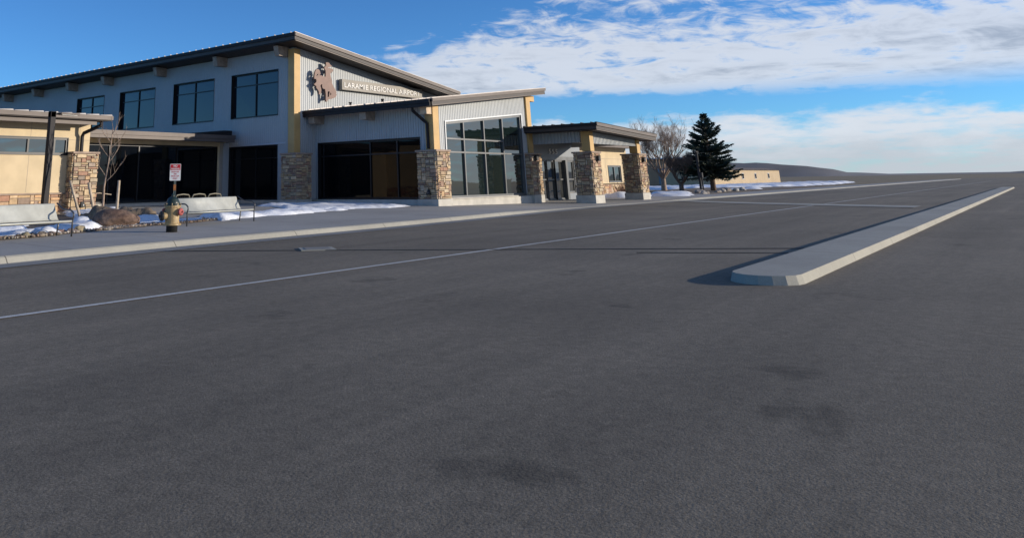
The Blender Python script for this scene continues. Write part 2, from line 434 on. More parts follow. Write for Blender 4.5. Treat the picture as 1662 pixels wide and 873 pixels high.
# planting bed of gravel between walk and building
q = MB()
bed = [(-15, 17.3), (8.6, 17.5), (9.5, 17.65), (11.1, 18.25), (12.6, 18.8), (13.5, 19.05), (15.5, 19.4), (17.6, 20.3), (16.9, 21.8), (16.4, 24), (17.5, 27), (18.3, 29.5), (-15, 29.8)]
mound(q, bed, walk_z, .035, .25, .22, .8, .5, .03)
structure(q.build('gravel_bed', gravel_m, smooth=True))
q = MB()
for poly, th, ed in (
    ([(10.6, 21.8), (11.2, 21.94), (9.98, 19.38), (8.88, 17.9), (8.0, 17.7), (5, 18), (5, 22)], .12, .5),
    ([(9.3, 17.95), (9.9, 18.4), (11.0, 19.6), (12.6, 21.5), (15.6, 26.4), (16.8, 28.6), (16.2, 26.2), (13.9, 22.4), (12.8, 20.3), (12.2, 19.1), (11.4, 18.75), (10.2, 18.2)], .13, .35),
    ([(12.9, 19.25), (14.4, 19.8), (15.6, 21.5), (16.8, 24.2), (17.9, 26.6), (17.6, 28.6), (16.2, 28.4), (14.6, 25.0), (13.4, 21.6)], .14, .5),
    ([(16.6, 19.6), (17.4, 20.1), (18.6, 20.45), (22.2, 21.1), (24.9, 21.6), (24.6, 22.2), (22.2, 22.6), (20.7, 23.0), (18.4, 22.7), (17.2, 21.3)], .12, .45),
    ([(3.5, 17.9), (9.4, 18.2), (10.6, 18.75), (12.0, 19.2), (12.9, 20.0), (12.0, 20.6), (10.6, 19.8), (9.0, 19.0), (3.5, 19.0)], .09, .3),
    ([(13.6, 19.35), (15.4, 19.65), (16.6, 20.2), (16.2, 20.9), (15.0, 20.5)], .07, .25),
    ([(24.3, 22.9), (25.4, 22.2), (27.2, 21.9), (29.7, 21.6), (29.9, 23), (30.6, 24), (30.6, 27.6), (29.6, 28.3), (27.5, 28.4), (25.6, 27.4), (24.6, 25)], .085, .7),
    ):
    mound(q, poly, walk_z, th, ed, .12, .9, .95)
zr = lambda x, y: -.02
for poly, th, ed in (
    ([(50.5, 20.6), (53.6, 20.2), (56.8, 21.2), (57, 22.9), (50.6, 22.9)], .42, 1.0),
    ([(53.5, 18.6), (56, 18.2), (60, 19.1), (64, 20.6), (70, 22.6), (74, 26), (68, 25.4), (61, 22.6), (55, 20.6)], .2, .8),
    ([(88, 22.2), (92, 22.6), (91, 24.8), (86, 24.6)], .22, .7),
    ([(98, 34), (110, 28), (150, 27), (190, 30), (190, 38), (140, 40), (110, 44)], .22, 1.5)):
    mound(q, poly, zr, th, ed, .35, .35, .6)
tag(q.build('snow', snow_m, smooth=True), 'melting white snow lying in patches on the planting beds', 'snow', kind='stuff')
q = MB()
mound(q, [(62, 18.7), (68, 18.5), (80, 18.6), (110, 18.7), (112, 26), (100, 34), (76, 30), (66, 26)], lambda x, y: -.1, .16, 1.5, .5, .4, .4, .06)
structure(q.build('dry_bed', dirt, smooth=True))

# ------------------------------------------------------------------ builders for the terminal
random.seed(5)
STONES = [(.50, .39, .27), (.56, .43, .29), (.46, .36, .27), (.40, .30, .22), (.53, .37, .24), (.36, .22, .17), (.30, .21, .18), (.44, .37, .31), (.60, .48, .35), (.38, .26, .21), (.50, .42, .33), (.33, .27, .24)]
def ashlar(mb, o, u, n, W_, H_, seed, cw=.115, ch=.088, warm=0.):
    rnd = random.Random(seed); o, u, n = Vector(o), Vector(u), Vector(n); up = Vector((0, 0, 1))
    nx, ny = max(2, round(W_/cw)), max(2, round(H_/ch)); cw, ch = W_/nx, H_/ny
    used = [[0]*ny for _ in range(nx)]; g = .008
    for j in range(ny):
        for i in range(nx):
            if used[i][j]: continue
            w = rnd.choice((1, 2, 2, 3, 3, 4)); h = rnd.choice((1, 1, 1, 2, 2, 3))
            w = min(w, nx-i); h = min(h, ny-j)
            while any(used[i+a][j] for a in range(w)): w -= 1
            if w >= 3 and h == 3: h = 2
            for a in range(w):
                for b in range(h): used[i+a][j+b] = 1
            s0, s1, z0, z1 = i*cw+g, (i+w)*cw-g, j*ch+g, (j+h)*ch-g
            d = rnd.uniform(.02, .068); e = .008
            c = Vector(rnd.choice(STONES))*rnd.uniform(.8, 1.15); c = Vector((c.x*1.16, c.y*1.12, c.z*.98))
            c = (c.x*(1+warm*.35), c.y*(1+warm*.12), c.z)
            P = lambda s, z, dd: o+u*s+up*z+n*dd
            mb.hexa([P(s0, z0, 0), P(s1, z0, 0), P(s1, z1, 0), P(s0, z1, 0)],
                    [P(s0+e+rnd.uniform(0, .006), z0+e, d), P(s1-e, z0+e+rnd.uniform(0, .006), d), P(s1-e-rnd.uniform(0, .008), z1-e, d), P(s0+e, z1-e-rnd.uniform(0, .008), d)], c)
def corr(mb, o, u, n, L, zb, zt, opens=(), pitch=.15, depth=.02):
    """ribbed sheet: o start (x, y), u along, n outward, openings are (s0, s1, z0, z1) with z as numbers or functions of s"""
    u, n = Vector((*u, 0)), Vector((*n, 0)); o = Vector((*o, 0))
    fz = lambda z, s: z(s) if callable(z) else z
    ss = []
    k = 0
    while k*pitch < L:
        for a, d in ((0, 0), (.30, 0), (.42, depth), (.88, depth)): ss.append((k*pitch+a*pitch, d))
        k += 1
    ss = [(s, d) for s, d in ss if s < L]
    prof_x = [s for s, d in ss]; prof_d = [d for s, d in ss]
    ext = [L]+[x for op in opens for x in op[:2]]
    allS = sorted(set(prof_x+[x for x in ext if 0 <= x <= L]+[0]))
    for a, b in zip(allS[:-1], allS[1:]):
        if b-a < 1e-5: continue
        da, db = np.interp([a, b], prof_x, prof_d); md = (a+b)/2
        cuts = sorted([op for op in opens if op[0] < md < op[1]], key=lambda op: fz(op[2], md))
        lo = zb; segs = []
        for op in cuts: segs.append((lo, op[2])); lo = op[3]
        segs.append((lo, zt))
        for l, h in segs:
            if fz(h, md)-fz(l, md) < .01: continue
            pa, pb = o+u*a+n*float(da), o+u*b+n*float(db)
            mb.face([(pa.x, pa.y, fz(l, a)), (pb.x, pb.y, fz(l, b)), (pb.x, pb.y, fz(h, b)), (pa.x, pa.y, fz(h, a))])
def window(par, name, axis, c, s0, s1, z0, z1, mulls, trans, glass, fm=None, fw=.06, recess=.12, label=None, ztop=None, dep=.1):
    """axis 'x': plane x = c seen from -x, s is y.  axis 'y': plane y = c seen from -y, s is x."""
    fm = fm or frame_m
    top = ztop or (lambda s: z1)
    def P(s, d, z): return (c+d, s, z) if axis == 'x' else (s, c+d, z)
    f = MB()
    def bar(a, b, za, zb_, zc, zd, d0=recess-dep*.5, d1=recess+.02):
        lo = [P(a, d0, za), P(b, d0, zb_), P(b, d1, zb_), P(a, d1, za)]; hi = [P(a, d0, zd), P(b, d0, zc), P(b, d1, zc), P(a, d1, zd)]
        f.hexa(lo, hi)
    bar(s0, s0+fw, z0, z0, top(s0+fw), top(s0)); bar(s1-fw, s1, z0, z0, top(s1), top(s1-fw))
    bar(s0+fw, s1-fw, z0, z0, z0+fw, z0+fw); bar(s0+fw, s1-fw, top(s0+fw)-fw, top(s1-fw)-fw, top(s1-fw), top(s0+fw))
    for mm in mulls: bar(mm-fw*.5, mm+fw*.5, z0+fw, z0+fw, top(mm)-fw, top(mm)-fw, recess-dep*.5-.004)
    for tz in trans:
        cuts = [s0+fw]+[x for mm in mulls for x in (mm-fw*.5, mm+fw*.5)]+[s1-fw]
        for k in range(0, len(cuts), 2):
            a, b = cuts[k], cuts[k+1]
            if isinstance(tz, tuple):
                if k//2 not in tz[1]: continue
                z = tz[0]
            else: z = tz
            bar(a, b, z-fw*.45, z-fw*.45, z+fw*.45, z+fw*.45)
    # deep reveal between wall face and frame
    for a, b in ((s0-.02, s0), (s1, s1+.02)):
        f.hexa([P(a, -.035, z0), P(b, -.035, z0), P(b, recess+.02, z0), P(a, recess+.02, z0)], [P(a, -.035, top(a)), P(b, -.035, top(b)), P(b, recess+.02, top(b)), P(a, recess+.02, top(a))])
    f.hexa([P(s0-.02, -.035, top(s0-.02)), P(s1+.02, -.035, top(s1+.02)), P(s1+.02, recess+.02, top(s1+.02)), P(s0-.02, recess+.02, top(s0-.02))],
           [P(s0-.02, -.035, top(s0-.02)+.03), P(s1+.02, -.035, top(s1+.02)+.03), P(s1+.02, recess+.02, top(s1+.02)+.03), P(s0-.02, recess+.02, top(s0-.02)+.03)])
    f.hexa([P(s0-.02, -.04, z0-.03), P(s1+.02, -.04, z0-.03), P(s1+.02, recess+.02, z0-.03), P(s0-.02, recess+.02, z0-.03)],
           [P(s0-.02, -.04, z0), P(s1+.02, -.04, z0), P(s1+.02, recess+.02, z0), P(s0-.02, recess+.02, z0)])
    fo = f.build(name, fm, par, label=label)
    g = MB(); cuts = [s0+.01]+list(mulls)+[s1-.01]
    rnd = random.Random(int(s0*100)); tz = sorted([(t[0] if isinstance(t, tuple) else t) for t in trans])
    for a, b in zip(cuts[:-1], cuts[1:]):
        lv = [z0+.01]+tz+[None]
        for l, h in zip(lv[:-1], lv[1:]):
            za, zb_ = (top(a)-.01, top(b)-.01) if h is None else (h, h)
            e = [rnd.uniform(-.004, .004) for _ in range(4)]
            g.face([P(a, recess+e[0]+.006, l), P(b, recess+e[1]+.006, l), P(b, recess+e[2]+.006, zb_), P(a, recess+e[3]+.006, za)])
    g.build('pane', glass, fo)
    return fo

T = thing('airport_terminal', 'grey ribbed-metal airport terminal with sloping dark roofs, tan columns and stone piers', 'airport terminal', (31, 22, .2))
X1, Y2, X3, Y4 = 29.27, 29.0, 30.85, 21.4
# --- main hall
rt_z = lambda x: 8.79-.127*(x-28.07)
XR = 42.6
q = MB()
W1win = [(30.23, 34.01), (35.56, 39.40), (41.32, 45.19), (47.10, 50.50)]
ops = [(a-Y2, b-Y2, 4.81, 7.22) for a, b in W1win]+[(30.26-Y2, 34.07-Y2, .5, 3.24)]
corr(q, (X1, Y2+.02), (0, 1), (-1, 0), 40, .45, lambda s: rt_z(X1)-.36, ops, .15, .018)
corr(q, (X1+.02, Y2), (1, 0), (0, -1), XR-X1, .45, lambda s: rt_z(X1+s)-.36, (), .15, .018)
q.face([(XR, Y2, 0), (XR, 69, 0), (XR, 69, rt_z(XR)-.3), (XR, Y2, rt_z(XR)-.3)])
q.face([(X1+.5, Y2+.5, .2), (X1+.5, 69, .2), (X1+.5, 69, 7.9), (X1+.5, Y2+.5, 7.9)])
q.face([(X1, 69, 0), (XR, 69, 0), (XR, 69, rt_z(XR)-.3), (X1, 69, rt_z(X1)-.3)])
q.build('main_wall', siding, T)
for i, (a, b) in enumerate(W1win):
    window(T, 'upper_window', 'x', X1, a, b, 4.81, 7.22, [(a+b)/2], [6.58], glass_blue, recess=.16)
window(T, 'ground_window', 'x', X1, 30.26, 34.07, .5, 3.24, [32.1], [2.6], glass_dark, recess=.2)
B(X1-.05, X1-.028, Y2+.6, 34.1, 3.28, 3.36).build('wall_trim', trim_m, T)
def roof(par, name, X0, X_1, Y0, Y_1, zf, th, seams='x', pitch=.45, seam_mat=None, fascia_mat=None, front_mat=None, label=None):
    """shed roof sloping along x; fascia boards on the x0, y0 and x1 edges; raised seams on top"""
    q = MB()
    q.hexa([(X0+.06, Y0+.06, zf(X0+.06)-th*.86), (X_1-.06, Y0+.06, zf(X_1-.06)-th*.86), (X_1-.06, Y_1, zf(X_1-.06)-th*.86), (X0+.06, Y_1, zf(X0+.06)-th*.86)],
           [(X0+.06, Y0+.06, zf(X0+.06)-.02), (X_1-.06, Y0+.06, zf(X_1-.06)-.02), (X_1-.06, Y_1, zf(X_1-.06)-.02), (X0+.06, Y_1, zf(X0+.06)-.02)])
    r = q.build(name, soffit, par, label=label)
    q = MB()   # upper and lower boards, the upper one stepped out
    u0, u1 = .0, th*.5
    for (t0, t1, o) in ((0, th*.42, 0), (th*.42+.004, th, .09)):
        q.hexa([(X0+o, Y0+o, zf(X0)-t1), (X0+.06+o, Y0+o, zf(X0)-t1), (X0+.06+o, Y_1, zf(X0)-t1), (X0+o, Y_1, zf(X0)-t1)],
               [(X0+o, Y0+o, zf(X0)-t0), (X0+.06+o, Y0+o, zf(X0)-t0), (X0+.06+o, Y_1, zf(X0)-t0), (X0+o, Y_1, zf(X0)-t0)])
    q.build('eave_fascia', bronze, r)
    q = MB()
    for (t0, t1, o) in ((0, th*.42, 0), (th*.42+.004, th, .09)):
        a, b = X0+.064+o, X_1
        q.hexa([(a, Y0+o, zf(a)-t1), (b, Y0+o, zf(b)-t1), (b, Y0+.06+o, zf(b)-t1), (a, Y0+.06+o, zf(a)-t1)],
               [(a, Y0+o, zf(a)-t0), (b, Y0+o, zf(b)-t0), (b, Y0+.06+o, zf(b)-t0), (a, Y0+.06+o, zf(a)-t0)])
    q.hexa([(X_1-.03, Y0+.07, zf(X_1)-th), (X_1, Y0+.07, zf(X_1)-th), (X_1, Y_1, zf(X_1)-th), (X_1-.03, Y_1, zf(X_1)-th)],
           [(X_1-.03, Y0+.07, zf(X_1)), (X_1, Y0+.07, zf(X_1)), (X_1, Y_1, zf(X_1)), (X_1-.03, Y_1, zf(X_1))])
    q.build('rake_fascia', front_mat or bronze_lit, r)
    q = MB(); y = Y0+.3
    while y < Y_1-.1:
        a, b = X0-.01, X_1
        q.hexa([(a, y, zf(a)-.01), (b, y, zf(b)-.01), (b, y+.04, zf(b)-.01), (a, y+.04, zf(a)-.01)], [(a, y+.01, zf(a)+.05), (b, y+.01, zf(b)+.05), (b, y+.03, zf(b)+.05), (a, y+.03, zf(a)+.05)])
        y += pitch
    q.hexa([(X0-.015, Y0-.015, zf(X0)+.003), (X_1+.02, Y0-.015, zf(X_1)+.003), (X_1+.02, Y0+.1, zf(X_1)+.003), (X0-.015, Y0+.1, zf(X0)+.003)],
           [(X0-.015, Y0-.015, zf(X0)+.03), (X_1+.02, Y0-.015, zf(X_1)+.03), (X_1+.02, Y0+.1, zf(X_1)+.03), (X0-.015, Y0+.1, zf(X0)+.03)])
    q.build('roof_seam', seam_mat or bronze, r)
    return r
roof(T, 'main_roof', 28.07, 43.4, 27.8, 70, rt_z, .40, pitch=.6, seam_mat=seam_m)
# timber beam ends under the eave
def beam_x(x0, x1, y0, y1, z0, z1, par=T, taper=.12, m=None, label=None):
    q = MB(); q.hexa([(x0+taper, y0, z0), (x1, y0, z0), (x1, y1, z0), (x0+taper, y1, z0)], [(x0, y0, z1), (x1, y0, z1), (x1, y1, z1), (x0, y1, z1)])
    return q.build('roof_beam', m or beam_m, par, label=label)
for y in (29.42, 34.46, 40.2, 46.05, 50.54, 55.36, 60.04, 65):
    beam_x(28.42, X1+.05, y, y+.34, 7.80, rt_z(28.6)-.40)
# corner column and pier
q = MB(); q.box(29.14, 29.60, 28.90, 29.36, 2.72, 8.19); q.build('corner_column', tan_metal, T, bevel=.01)
def pier(par, x0, y0, w, d, zb, zs, zt, seed, faces='xy', cap_over=.07, lit=0., footing=True, label=None):
    q = MB(); q.box(x0+.03, x0+w-.03, y0+.03, y0+d-.03, zs-.02, zt-.02, (.30, .26, .22))
    ashlar(q, (x0+.0, y0+d, zs), (0, -1, 0), (-1, 0, 0), d, zt-zs, seed)
    ashlar(q, (x0, y0, zs), (1, 0, 0), (0, -1, 0), w, zt-zs, seed+1)
    ashlar(q, (x0+w, y0, zs), (0, 1, 0), (1, 0, 0), d, zt-zs, seed+2)
    o = q.build('stone_pier', stone, par, colors=True, label=label)
    c = MB(); k = cap_over; c.box(x0-k, x0+w+k, y0-k, y0+d+k, zt, zt+.085)
    c.build('pier_cap', stone_cap, o, bevel=.012)
    if footing:
        f = MB(); f.box(x0-.04, x0+w+.04, y0-.04, y0+d+.04, zb-.3, zs-.006)
        f.build('pier_footing', conc, o, bevel=.01)
    return o
pier(T, 28.92, 28.52, 1.08, 1.08, .2, .5, 2.70, 11)
# --- low recessed wing
YR = 34.4
q = MB()
q.box(17.5, 20.0, YR, YR+.25, .35, 3.9); q.box(20.0, 28.62, YR, YR+.25, 3.27, 3.9); q.box(28.62, X1-.03, YR, YR+.25, .35, 3.9)
q.build('recessed_wall', tan, T, label='tan stucco wall round the wide dark storefront window')
B(20.0, 28.62, YR+.0, YR+.25, .3, .498).build('window_curb', conc, T)
window(T, 'storefront_window', 'y', YR, 20.0, 28.62, .5, 3.27, [21.9, 23.6, 26.0], [], glass_dark, recess=.1)
q = MB()
q.hexa([(17.2, 33.3, 3.55), (28.9, 33.3, 3.55), (28.9, 39, 3.55), (17.2, 39, 3.55)], [(17.2, 33.3, 3.80), (28.9, 33.3, 3.80), (28.9, 39, 4.3), (17.2, 39, 4.3)])
ro = q.build('recessed_roof', soffit, T)
q = MB(); q.box(17.2, 28.95, 33.22, 33.297, 3.66, 3.86); q.box(17.2, 28.9, 33.26, 33.299, 3.50, 3.655)
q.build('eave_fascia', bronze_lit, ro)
q = MB(); q.hexa([(25.4, 33.6, 3.82), (29.0, 33.6, 3.82), (29.0, 34.3, 3.82), (25.4, 34.3, 3.82)], [(25.4, 33.6, 3.83), (29.0, 33.6, 4.14), (29.0, 34.3, 4.2), (25.4, 34.3, 3.85)])
q.build('roof_cricket', bronze, ro)
q = MB(); q.box(X1-.45, X1-.03, 34.1, 34.398, .45, 3.5); q.build('corner_panel', siding, T)
# --- left tan wing
YL = 30.2
q = MB()
q.box(2, 18.2, YL, YL+.25, 1.06, 2.55); q.box(2, 18.2, YL, YL+.25, 3.20, 3.95); q.box(17.2, 18.2, YL, YL+.25, 2.55, 3.2)
q.box(17.95, 18.2, YL+.25, 34.4, .3, 3.95); q.box(2, 18.2, YL+.26, YL+.3, .3, 3.9)
q.build('left_wing_wall', tan, T, label='sunlit tan stucco wall with panel joints')
q = MB()
for a in ((12.892, 12.908, 1.1, 2.5), (15.562, 15.578, 1.1, 2.5), (12.892, 12.908, 3.24, 3.9), (15.562, 15.578, 3.24, 3.9), (17.712, 17.728, 3.24, 3.9), (17.22, 18.2, 3.14, 3.156), (17.714, 17.73, 1.1, 3.13)):
    B(a[0], a[1], YL-.003, YL, a[2], a[3]).build('panel_joint', beam_m, T)
window(T, 'strip_window', 'y', YL, 2.2, 17.2, 2.55, 3.2, [8.2, 10.6, 13.1, 15.5, 16.62], [], glass_mirror, fm=frame_m, recess=.06, fw=.07)
q = MB(); q.box(2, 17.3, YL+.0, YL+.06, .25, 1.0, (.30, .26, .22)); ashlar(q, (2, YL, .3), (1, 0, 0), (0, -1, 0), 15.3, .70, 77, .17, .115, warm=.35)
q.build('stone_wainscot', stone, T, colors=True)
q = MB(); q.box(18.205, 18.24, 30.75, 34.38, .3, 1.0, (.30, .26, .22)); ashlar(q, (18.24, 30.75, .3), (0, 1, 0), (1, 0, 0), 3.63, .70, 78, .17, .115, warm=.35)
q.build('stone_wainscot', stone, T, colors=True)
B(2, 17.3, YL-.09, YL-.002, 1.003, 1.055).build('wainscot_cap', stone_cap, T)
pier(T, 17.28, 29.78, 1.1, .9, .2, .32, 2.58, 23)
lw = lambda x: 4.10
q = MB(); q.box(2, 18.45, 29.05, 36, 3.90, 4.09); lr = q.build('left_wing_roof', soffit, T)
q = MB(); q.box(2, 18.5, 28.98, 29.045, 3.93, 4.09); q.box(2, 17.9, 29.25, 29.3, 3.72, 3.895); q.box(18.455, 18.5, 29.05, 36, 3.93, 4.09)
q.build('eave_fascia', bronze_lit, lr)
q = MB(); x = 2.0
while x < 18.2:
    q.hexa([(x, 28.95, 4.094), (x+.57, 28.95, 4.094), (x+.57, 33, 4.25), (x, 33, 4.25)], [(x+.01, 28.97, 4.12), (x+.55, 28.97, 4.15), (x+.55, 33, 4.33), (x+.01, 33, 4.30)])
    x += .61
q.build('roof_panel', mat('pale_roof_panel', (.5, .47, .44), .6, .1, .12, 2), lr, label='pale roof panels along the eave')  # pale panels lying on the left wing roof edge
q = MB(); q.tube([(18.16, 29.35, 3.9), (18.16, 29.35, 3.72), (17.75, 29.95, 3.42), (17.75, 30.05, 3.3), (17.75, 30.05, 2.64)], .075, 8)
q.build('downspout', bronze, T)

# --- entrance vestibule with the glazed gable
vz = lambda x: 4.97+.118*(x-29.95)
wt = lambda x: vz(x)-.30
q = MB()
corr(q, (X3, Y4+.02), (0, 1), (-1, 0), Y2-Y4, .5, lambda s: 4.74, [(22.14-Y4, 28.78-Y4, .5, 3.29)], .15, .032)
gt = lambda x: 3.98+.098*(x-31.8)
corr(q, (X3+.02, Y4), (1, 0), (0, -1), 40.1-X3-.02, .5, lambda s: wt(X3+s), [(31.88-X3, 39.3-X3, .52, lambda s: gt(X3+s))], .15, .016)
q.face([(40.1, Y4, .2), (40.1, Y2, .2), (40.1, Y2, wt(40.1)), (40.1, Y4, wt(40.1))])
q.face([(X3+.6, Y4+.6, .2), (40.1, Y4+.6, .2), (40.1, Y4+.6, 4.6), (X3+.6, Y4+.6, 4.6)])
q.build('vestibule_wall', siding, T)
window(T, 'side_window', 'x', X3, 22.14, 28.78, .5, 3.29, [23.63, 25.33, 28.5], [2.62], glass_side, recess=.14, fw=.07)
window(T, 'gable_window', 'y', Y4, 31.88, 39.3, .52, 4, [33.5, 35.42, 37.3], [2.62, (3.25, (0, 1, 2))], glass_mirror, fm=frame_grey, recess=.08, fw=.085, ztop=gt, dep=.16)
q = MB()
for a, b in ((31.80, 31.86), (39.32, 39.38)): q.hexa([(a, Y4-.06, .6), (b, Y4-.06, .6), (b, Y4-.03, .6), (a, Y4-.03, .6)], [(a, Y4-.06, gt(a)+.03), (b, Y4-.06, gt(b)+.03), (b, Y4-.03, gt(b)+.03), (a, Y4-.03, gt(a)+.03)])
q.hexa([(31.8, Y4-.06, gt(31.8)+.034), (39.38, Y4-.06, gt(39.38)+.034), (39.38, Y4-.03, gt(39.38)+.034), (31.8, Y4-.03, gt(31.8)+.034)], [(31.8, Y4-.06, gt(31.8)+.09), (39.38, Y4-.06, gt(39.38)+.09), (39.38, Y4-.03, gt(39.38)+.09), (31.8, Y4-.03, gt(31.8)+.09)])
q.build('window_trim', trim_m, T)
vr = roof(T, 'vestibule_roof', 29.95, 41.35, 20.75, 29.4, vz, .34, pitch=.42, seam_mat=seam_m)
q = MB(); q.box(29.83, 29.948, 20.85, 29.35, 4.78, 4.93); q.box(29.87, 29.946, 20.85, 29.35, 4.62, 4.776); q.build('gutter', bronze, vr)
for y in (26.2, 24.1):
    q = MB(); q.tube([(30.5, y, vz(30.5)), (30.5, y, vz(30.5)+.16)], .06, 8); q.tube([(30.5, y, vz(30.5)+.16), (30.5, y, vz(30.5)+.2)], .09, 8); q.build('roof_vent', bronze, vr)
for y in (28.35, 24.85): beam_x(30.05, X3+.05, y, y+.42, 4.27, 4.70, taper=.04)
beam_x(30.3, 30.9, 21.35, 21.72, 4.32, 4.68, taper=.02, m=mat('sunlit_timber_end', (.62, .48, .34), .8, 0, .15, 6))  # lighter timber than the other beams, sun on its end put into the colour
q = MB(); q.box(30.74, 31.22, 21.30, 21.78, 2.68, 4.78); q.build('corner_column', tan_metal, T, bevel=.01)
q = MB(); q.box(39.88, 40.34, 21.28, 21.74, 2.68, wt(39.9)-.02); q.box(40.342, 40.9, 21.3, 21.7, wt(40.3)-.34, wt(40.3)-.02); q.build('end_column', tan_metal, T, bevel=.01)
q = MB(); q.tube([(30.1, 22.0, 4.74), (30.1, 22.0, 4.5), (30.62, 21.75, 4.05), (30.70, 21.62, 3.9), (30.70, 21.6, 2.75)], .075, 8); q.build('downspout', bronze, T)
pier(T, 30.40, 20.98, 1.08, 1.08, .15, .50, 2.60, 31)
pier(T, 39.45, 20.98, 1.08, 1.08, .05, .50, 2.60, 37)
q = MB(); q.box(31.53, 39.40, 21.12, 21.42, -.1, .46); q.box(31.53, 37.9, 21.06, 21.40, .463, .515)
q.build('window_curb', conc, T, bevel=.008)
q = MB(); q.box(30.5, 30.85, 22.1, 28.9, .1, .47); q.build('window_curb', conc, T, bevel=.008)
q = MB(); q.box(29.0, 29.26, 29.65, 34.1, .0, .47); q.build('window_curb', conc, T, bevel=.008)
# --- entrance canopy
cz = lambda x: 4.10-.040*(x-39.6)
cr = roof(T, 'canopy_roof', 39.55, 48.0, 17.15, 23.2, cz, .37, pitch=.55, seam_mat=bronze)
q = MB()
corr(q, (40.52, 18.6), (0, 1), (-1, 0), 2.75, 3.17, lambda s: 3.74, (), .20, .05)
q.box(40.56, 40.62, 18.6, 21.3, 3.17, 3.72)
cbz = lambda s: 3.10+.006*s
corr(q, (40.95, 18.12), (1, 0), (0, -1), 5.95, 3.10, lambda s: cz(40.95+s)-.34, (), .18, .03)
q.hexa([(40.95, 18.14, 3.1), (46.9, 18.14, 3.1), (46.9, 18.3, 3.1), (40.95, 18.3, 3.1)], [(40.95, 18.14, 3.72), (46.9, 18.14, 3.46), (46.9, 18.3, 3.46), (40.95, 18.3, 3.72)])
q.hexa([(47.25, 18.6, 3.2), (47.35, 18.6, 3.2), (47.35, 22.3, 3.2), (47.25, 22.3, 3.2)], [(47.25, 18.6, 3.43), (47.35, 18.6, 3.43), (47.35, 22.3, 3.43), (47.25, 22.3, 3.43)])  # right-hand band is added, unseen, to cut the sun on the doors
q.build('canopy_siding_band', siding, T)
q = MB(); q.box(40.45, 40.93, 18.02, 18.5, 2.7, cz(40.5)-.34); q.build('canopy_post', tan_metal, T, bevel=.01)
q = MB(); q.box(46.92, 47.4, 18.02, 18.5, 2.7, cz(47)-.34); q.build('canopy_post', tan_metal, T, bevel=.01)
pier(T, 40.42, 18.0, 1.08, 1.02, .0, .46, 2.60, 41)
pier(T, 46.92, 18.0, 1.08, 1.02, .0, .46, 2.60, 53)
# --- entrance wall and doors
YD = 22.4
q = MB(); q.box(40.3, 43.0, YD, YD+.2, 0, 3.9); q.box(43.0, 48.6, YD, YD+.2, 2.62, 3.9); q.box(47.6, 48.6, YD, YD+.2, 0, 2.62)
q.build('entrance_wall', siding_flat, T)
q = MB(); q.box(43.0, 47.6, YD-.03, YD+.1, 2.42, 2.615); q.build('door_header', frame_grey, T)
for i, (a, b) in enumerate(((43.05, 43.95), (43.97, 45.0), (45.02, 46.1))):
    window(T, 'entrance_door', 'y', YD+.02+.04*(i % 2), a, b, .13, 2.4, [], [1.28], glass_door, fm=frame_grey, recess=.06, fw=.08)
window(T, 'entrance_sidelight', 'y', YD+.02, 46.45, 47.55, .5, 2.4, [], [1.28], glass_door, fm=frame_grey, recess=.06, fw=.08)
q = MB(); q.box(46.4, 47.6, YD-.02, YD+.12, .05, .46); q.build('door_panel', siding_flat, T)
q = MB(); q.box(46.12, 46.38, YD-.16, YD+.1, .1, 2.41); q.build('door_post', frame_grey, T)
# --- rear tan wing on the right
YB = 23.4
q = MB(); q.box(48.6, 55.1, YB, YB+.25, .95, 3.5); q.box(55.1, 57.3, YB, YB+.25, .95, 1.05); q.box(55.1, 57.3, YB, YB+.25, 2.16, 3.5); q.box(57.3, 58.6, YB, YB+.25, .95, 3.5)
q.box(58.35, 58.6, YB+.25, 33, 0, 3.5)
q.build('rear_wing_wall', tan, T, label='tan stucco wall of the rear wing seen under the canopy')
window(T, 'rear_window', 'y', YB, 55.1, 57.3, 1.05, 2.16, [56.2], [], glass_mirror, fm=frame_grey, recess=.06, fw=.08)
q = MB(); q.box(48.7, 58.5, YB+.02, YB+.1, -.1, .9, (.3, .26, .22)); ashlar(q, (48.7, YB+.02, -.05), (1, 0, 0), (0, -1, 0), 9.8, .95, 91, .2, .13, warm=.3)
q.build('stone_wainscot', stone, T, colors=True)
q = MB()
for x in (52.9, 54.75, 57.6): B(x-.015, x+.015, YB-.004, YB, 1.0, 2.615).build('panel_joint', beam_m, T)
B(48.6, 58.6, YB-.0045, YB, 2.62, 2.645).build('panel_joint', beam_m, T)
q = MB(); q.box(48.2, 59.0, 22.4, 33, 3.42, 3.6); rr = q.build('rear_wing_roof', soffit, T)
q = MB(); q.box(48.2, 59.05, 22.33, 22.396, 3.36, 3.63); q.build('eave_fascia', bronze_lit, rr)

# ------------------------------------------------------------------ sign, emblem, number, lamps on the walls
em = [(383, 88), (400, 78), (430, 82), (452, 95), (462, 118), (490, 138), (497, 152), (470, 165), (440, 168), (430, 185), (462, 190), (512, 205), (524, 228), (518, 255), (485, 268), (470, 300), (478, 345), (490, 400),
      (503, 425), (500, 455), (508, 485), (522, 520), (545, 560), (572, 610), (588, 650), (578, 668), (592, 690), (580, 710), (570, 735), (530, 755), (490, 768), (440, 772), (420, 790), (408, 822), (385, 818),
      (383, 770), (385, 700), (378, 630), (368, 580), (345, 582), (322, 560), (312, 520), (318, 495), (300, 492), (280, 520), (292, 555), (300, 600), (292, 660), (268, 686), (250, 670), (258, 640), (238, 600), (205, 555), (208, 530), (160, 492), (205, 452), (208, 420), (198, 385), (180, 398), (165, 380), (170, 330), (178, 270), (195, 220), (225, 203), (255, 215), (275, 250), (285, 300), (260, 322), (300, 325), (340, 345), (380, 350), (382, 300), (380, 235), (355, 190), (362, 165), (390, 145), (388, 115)]
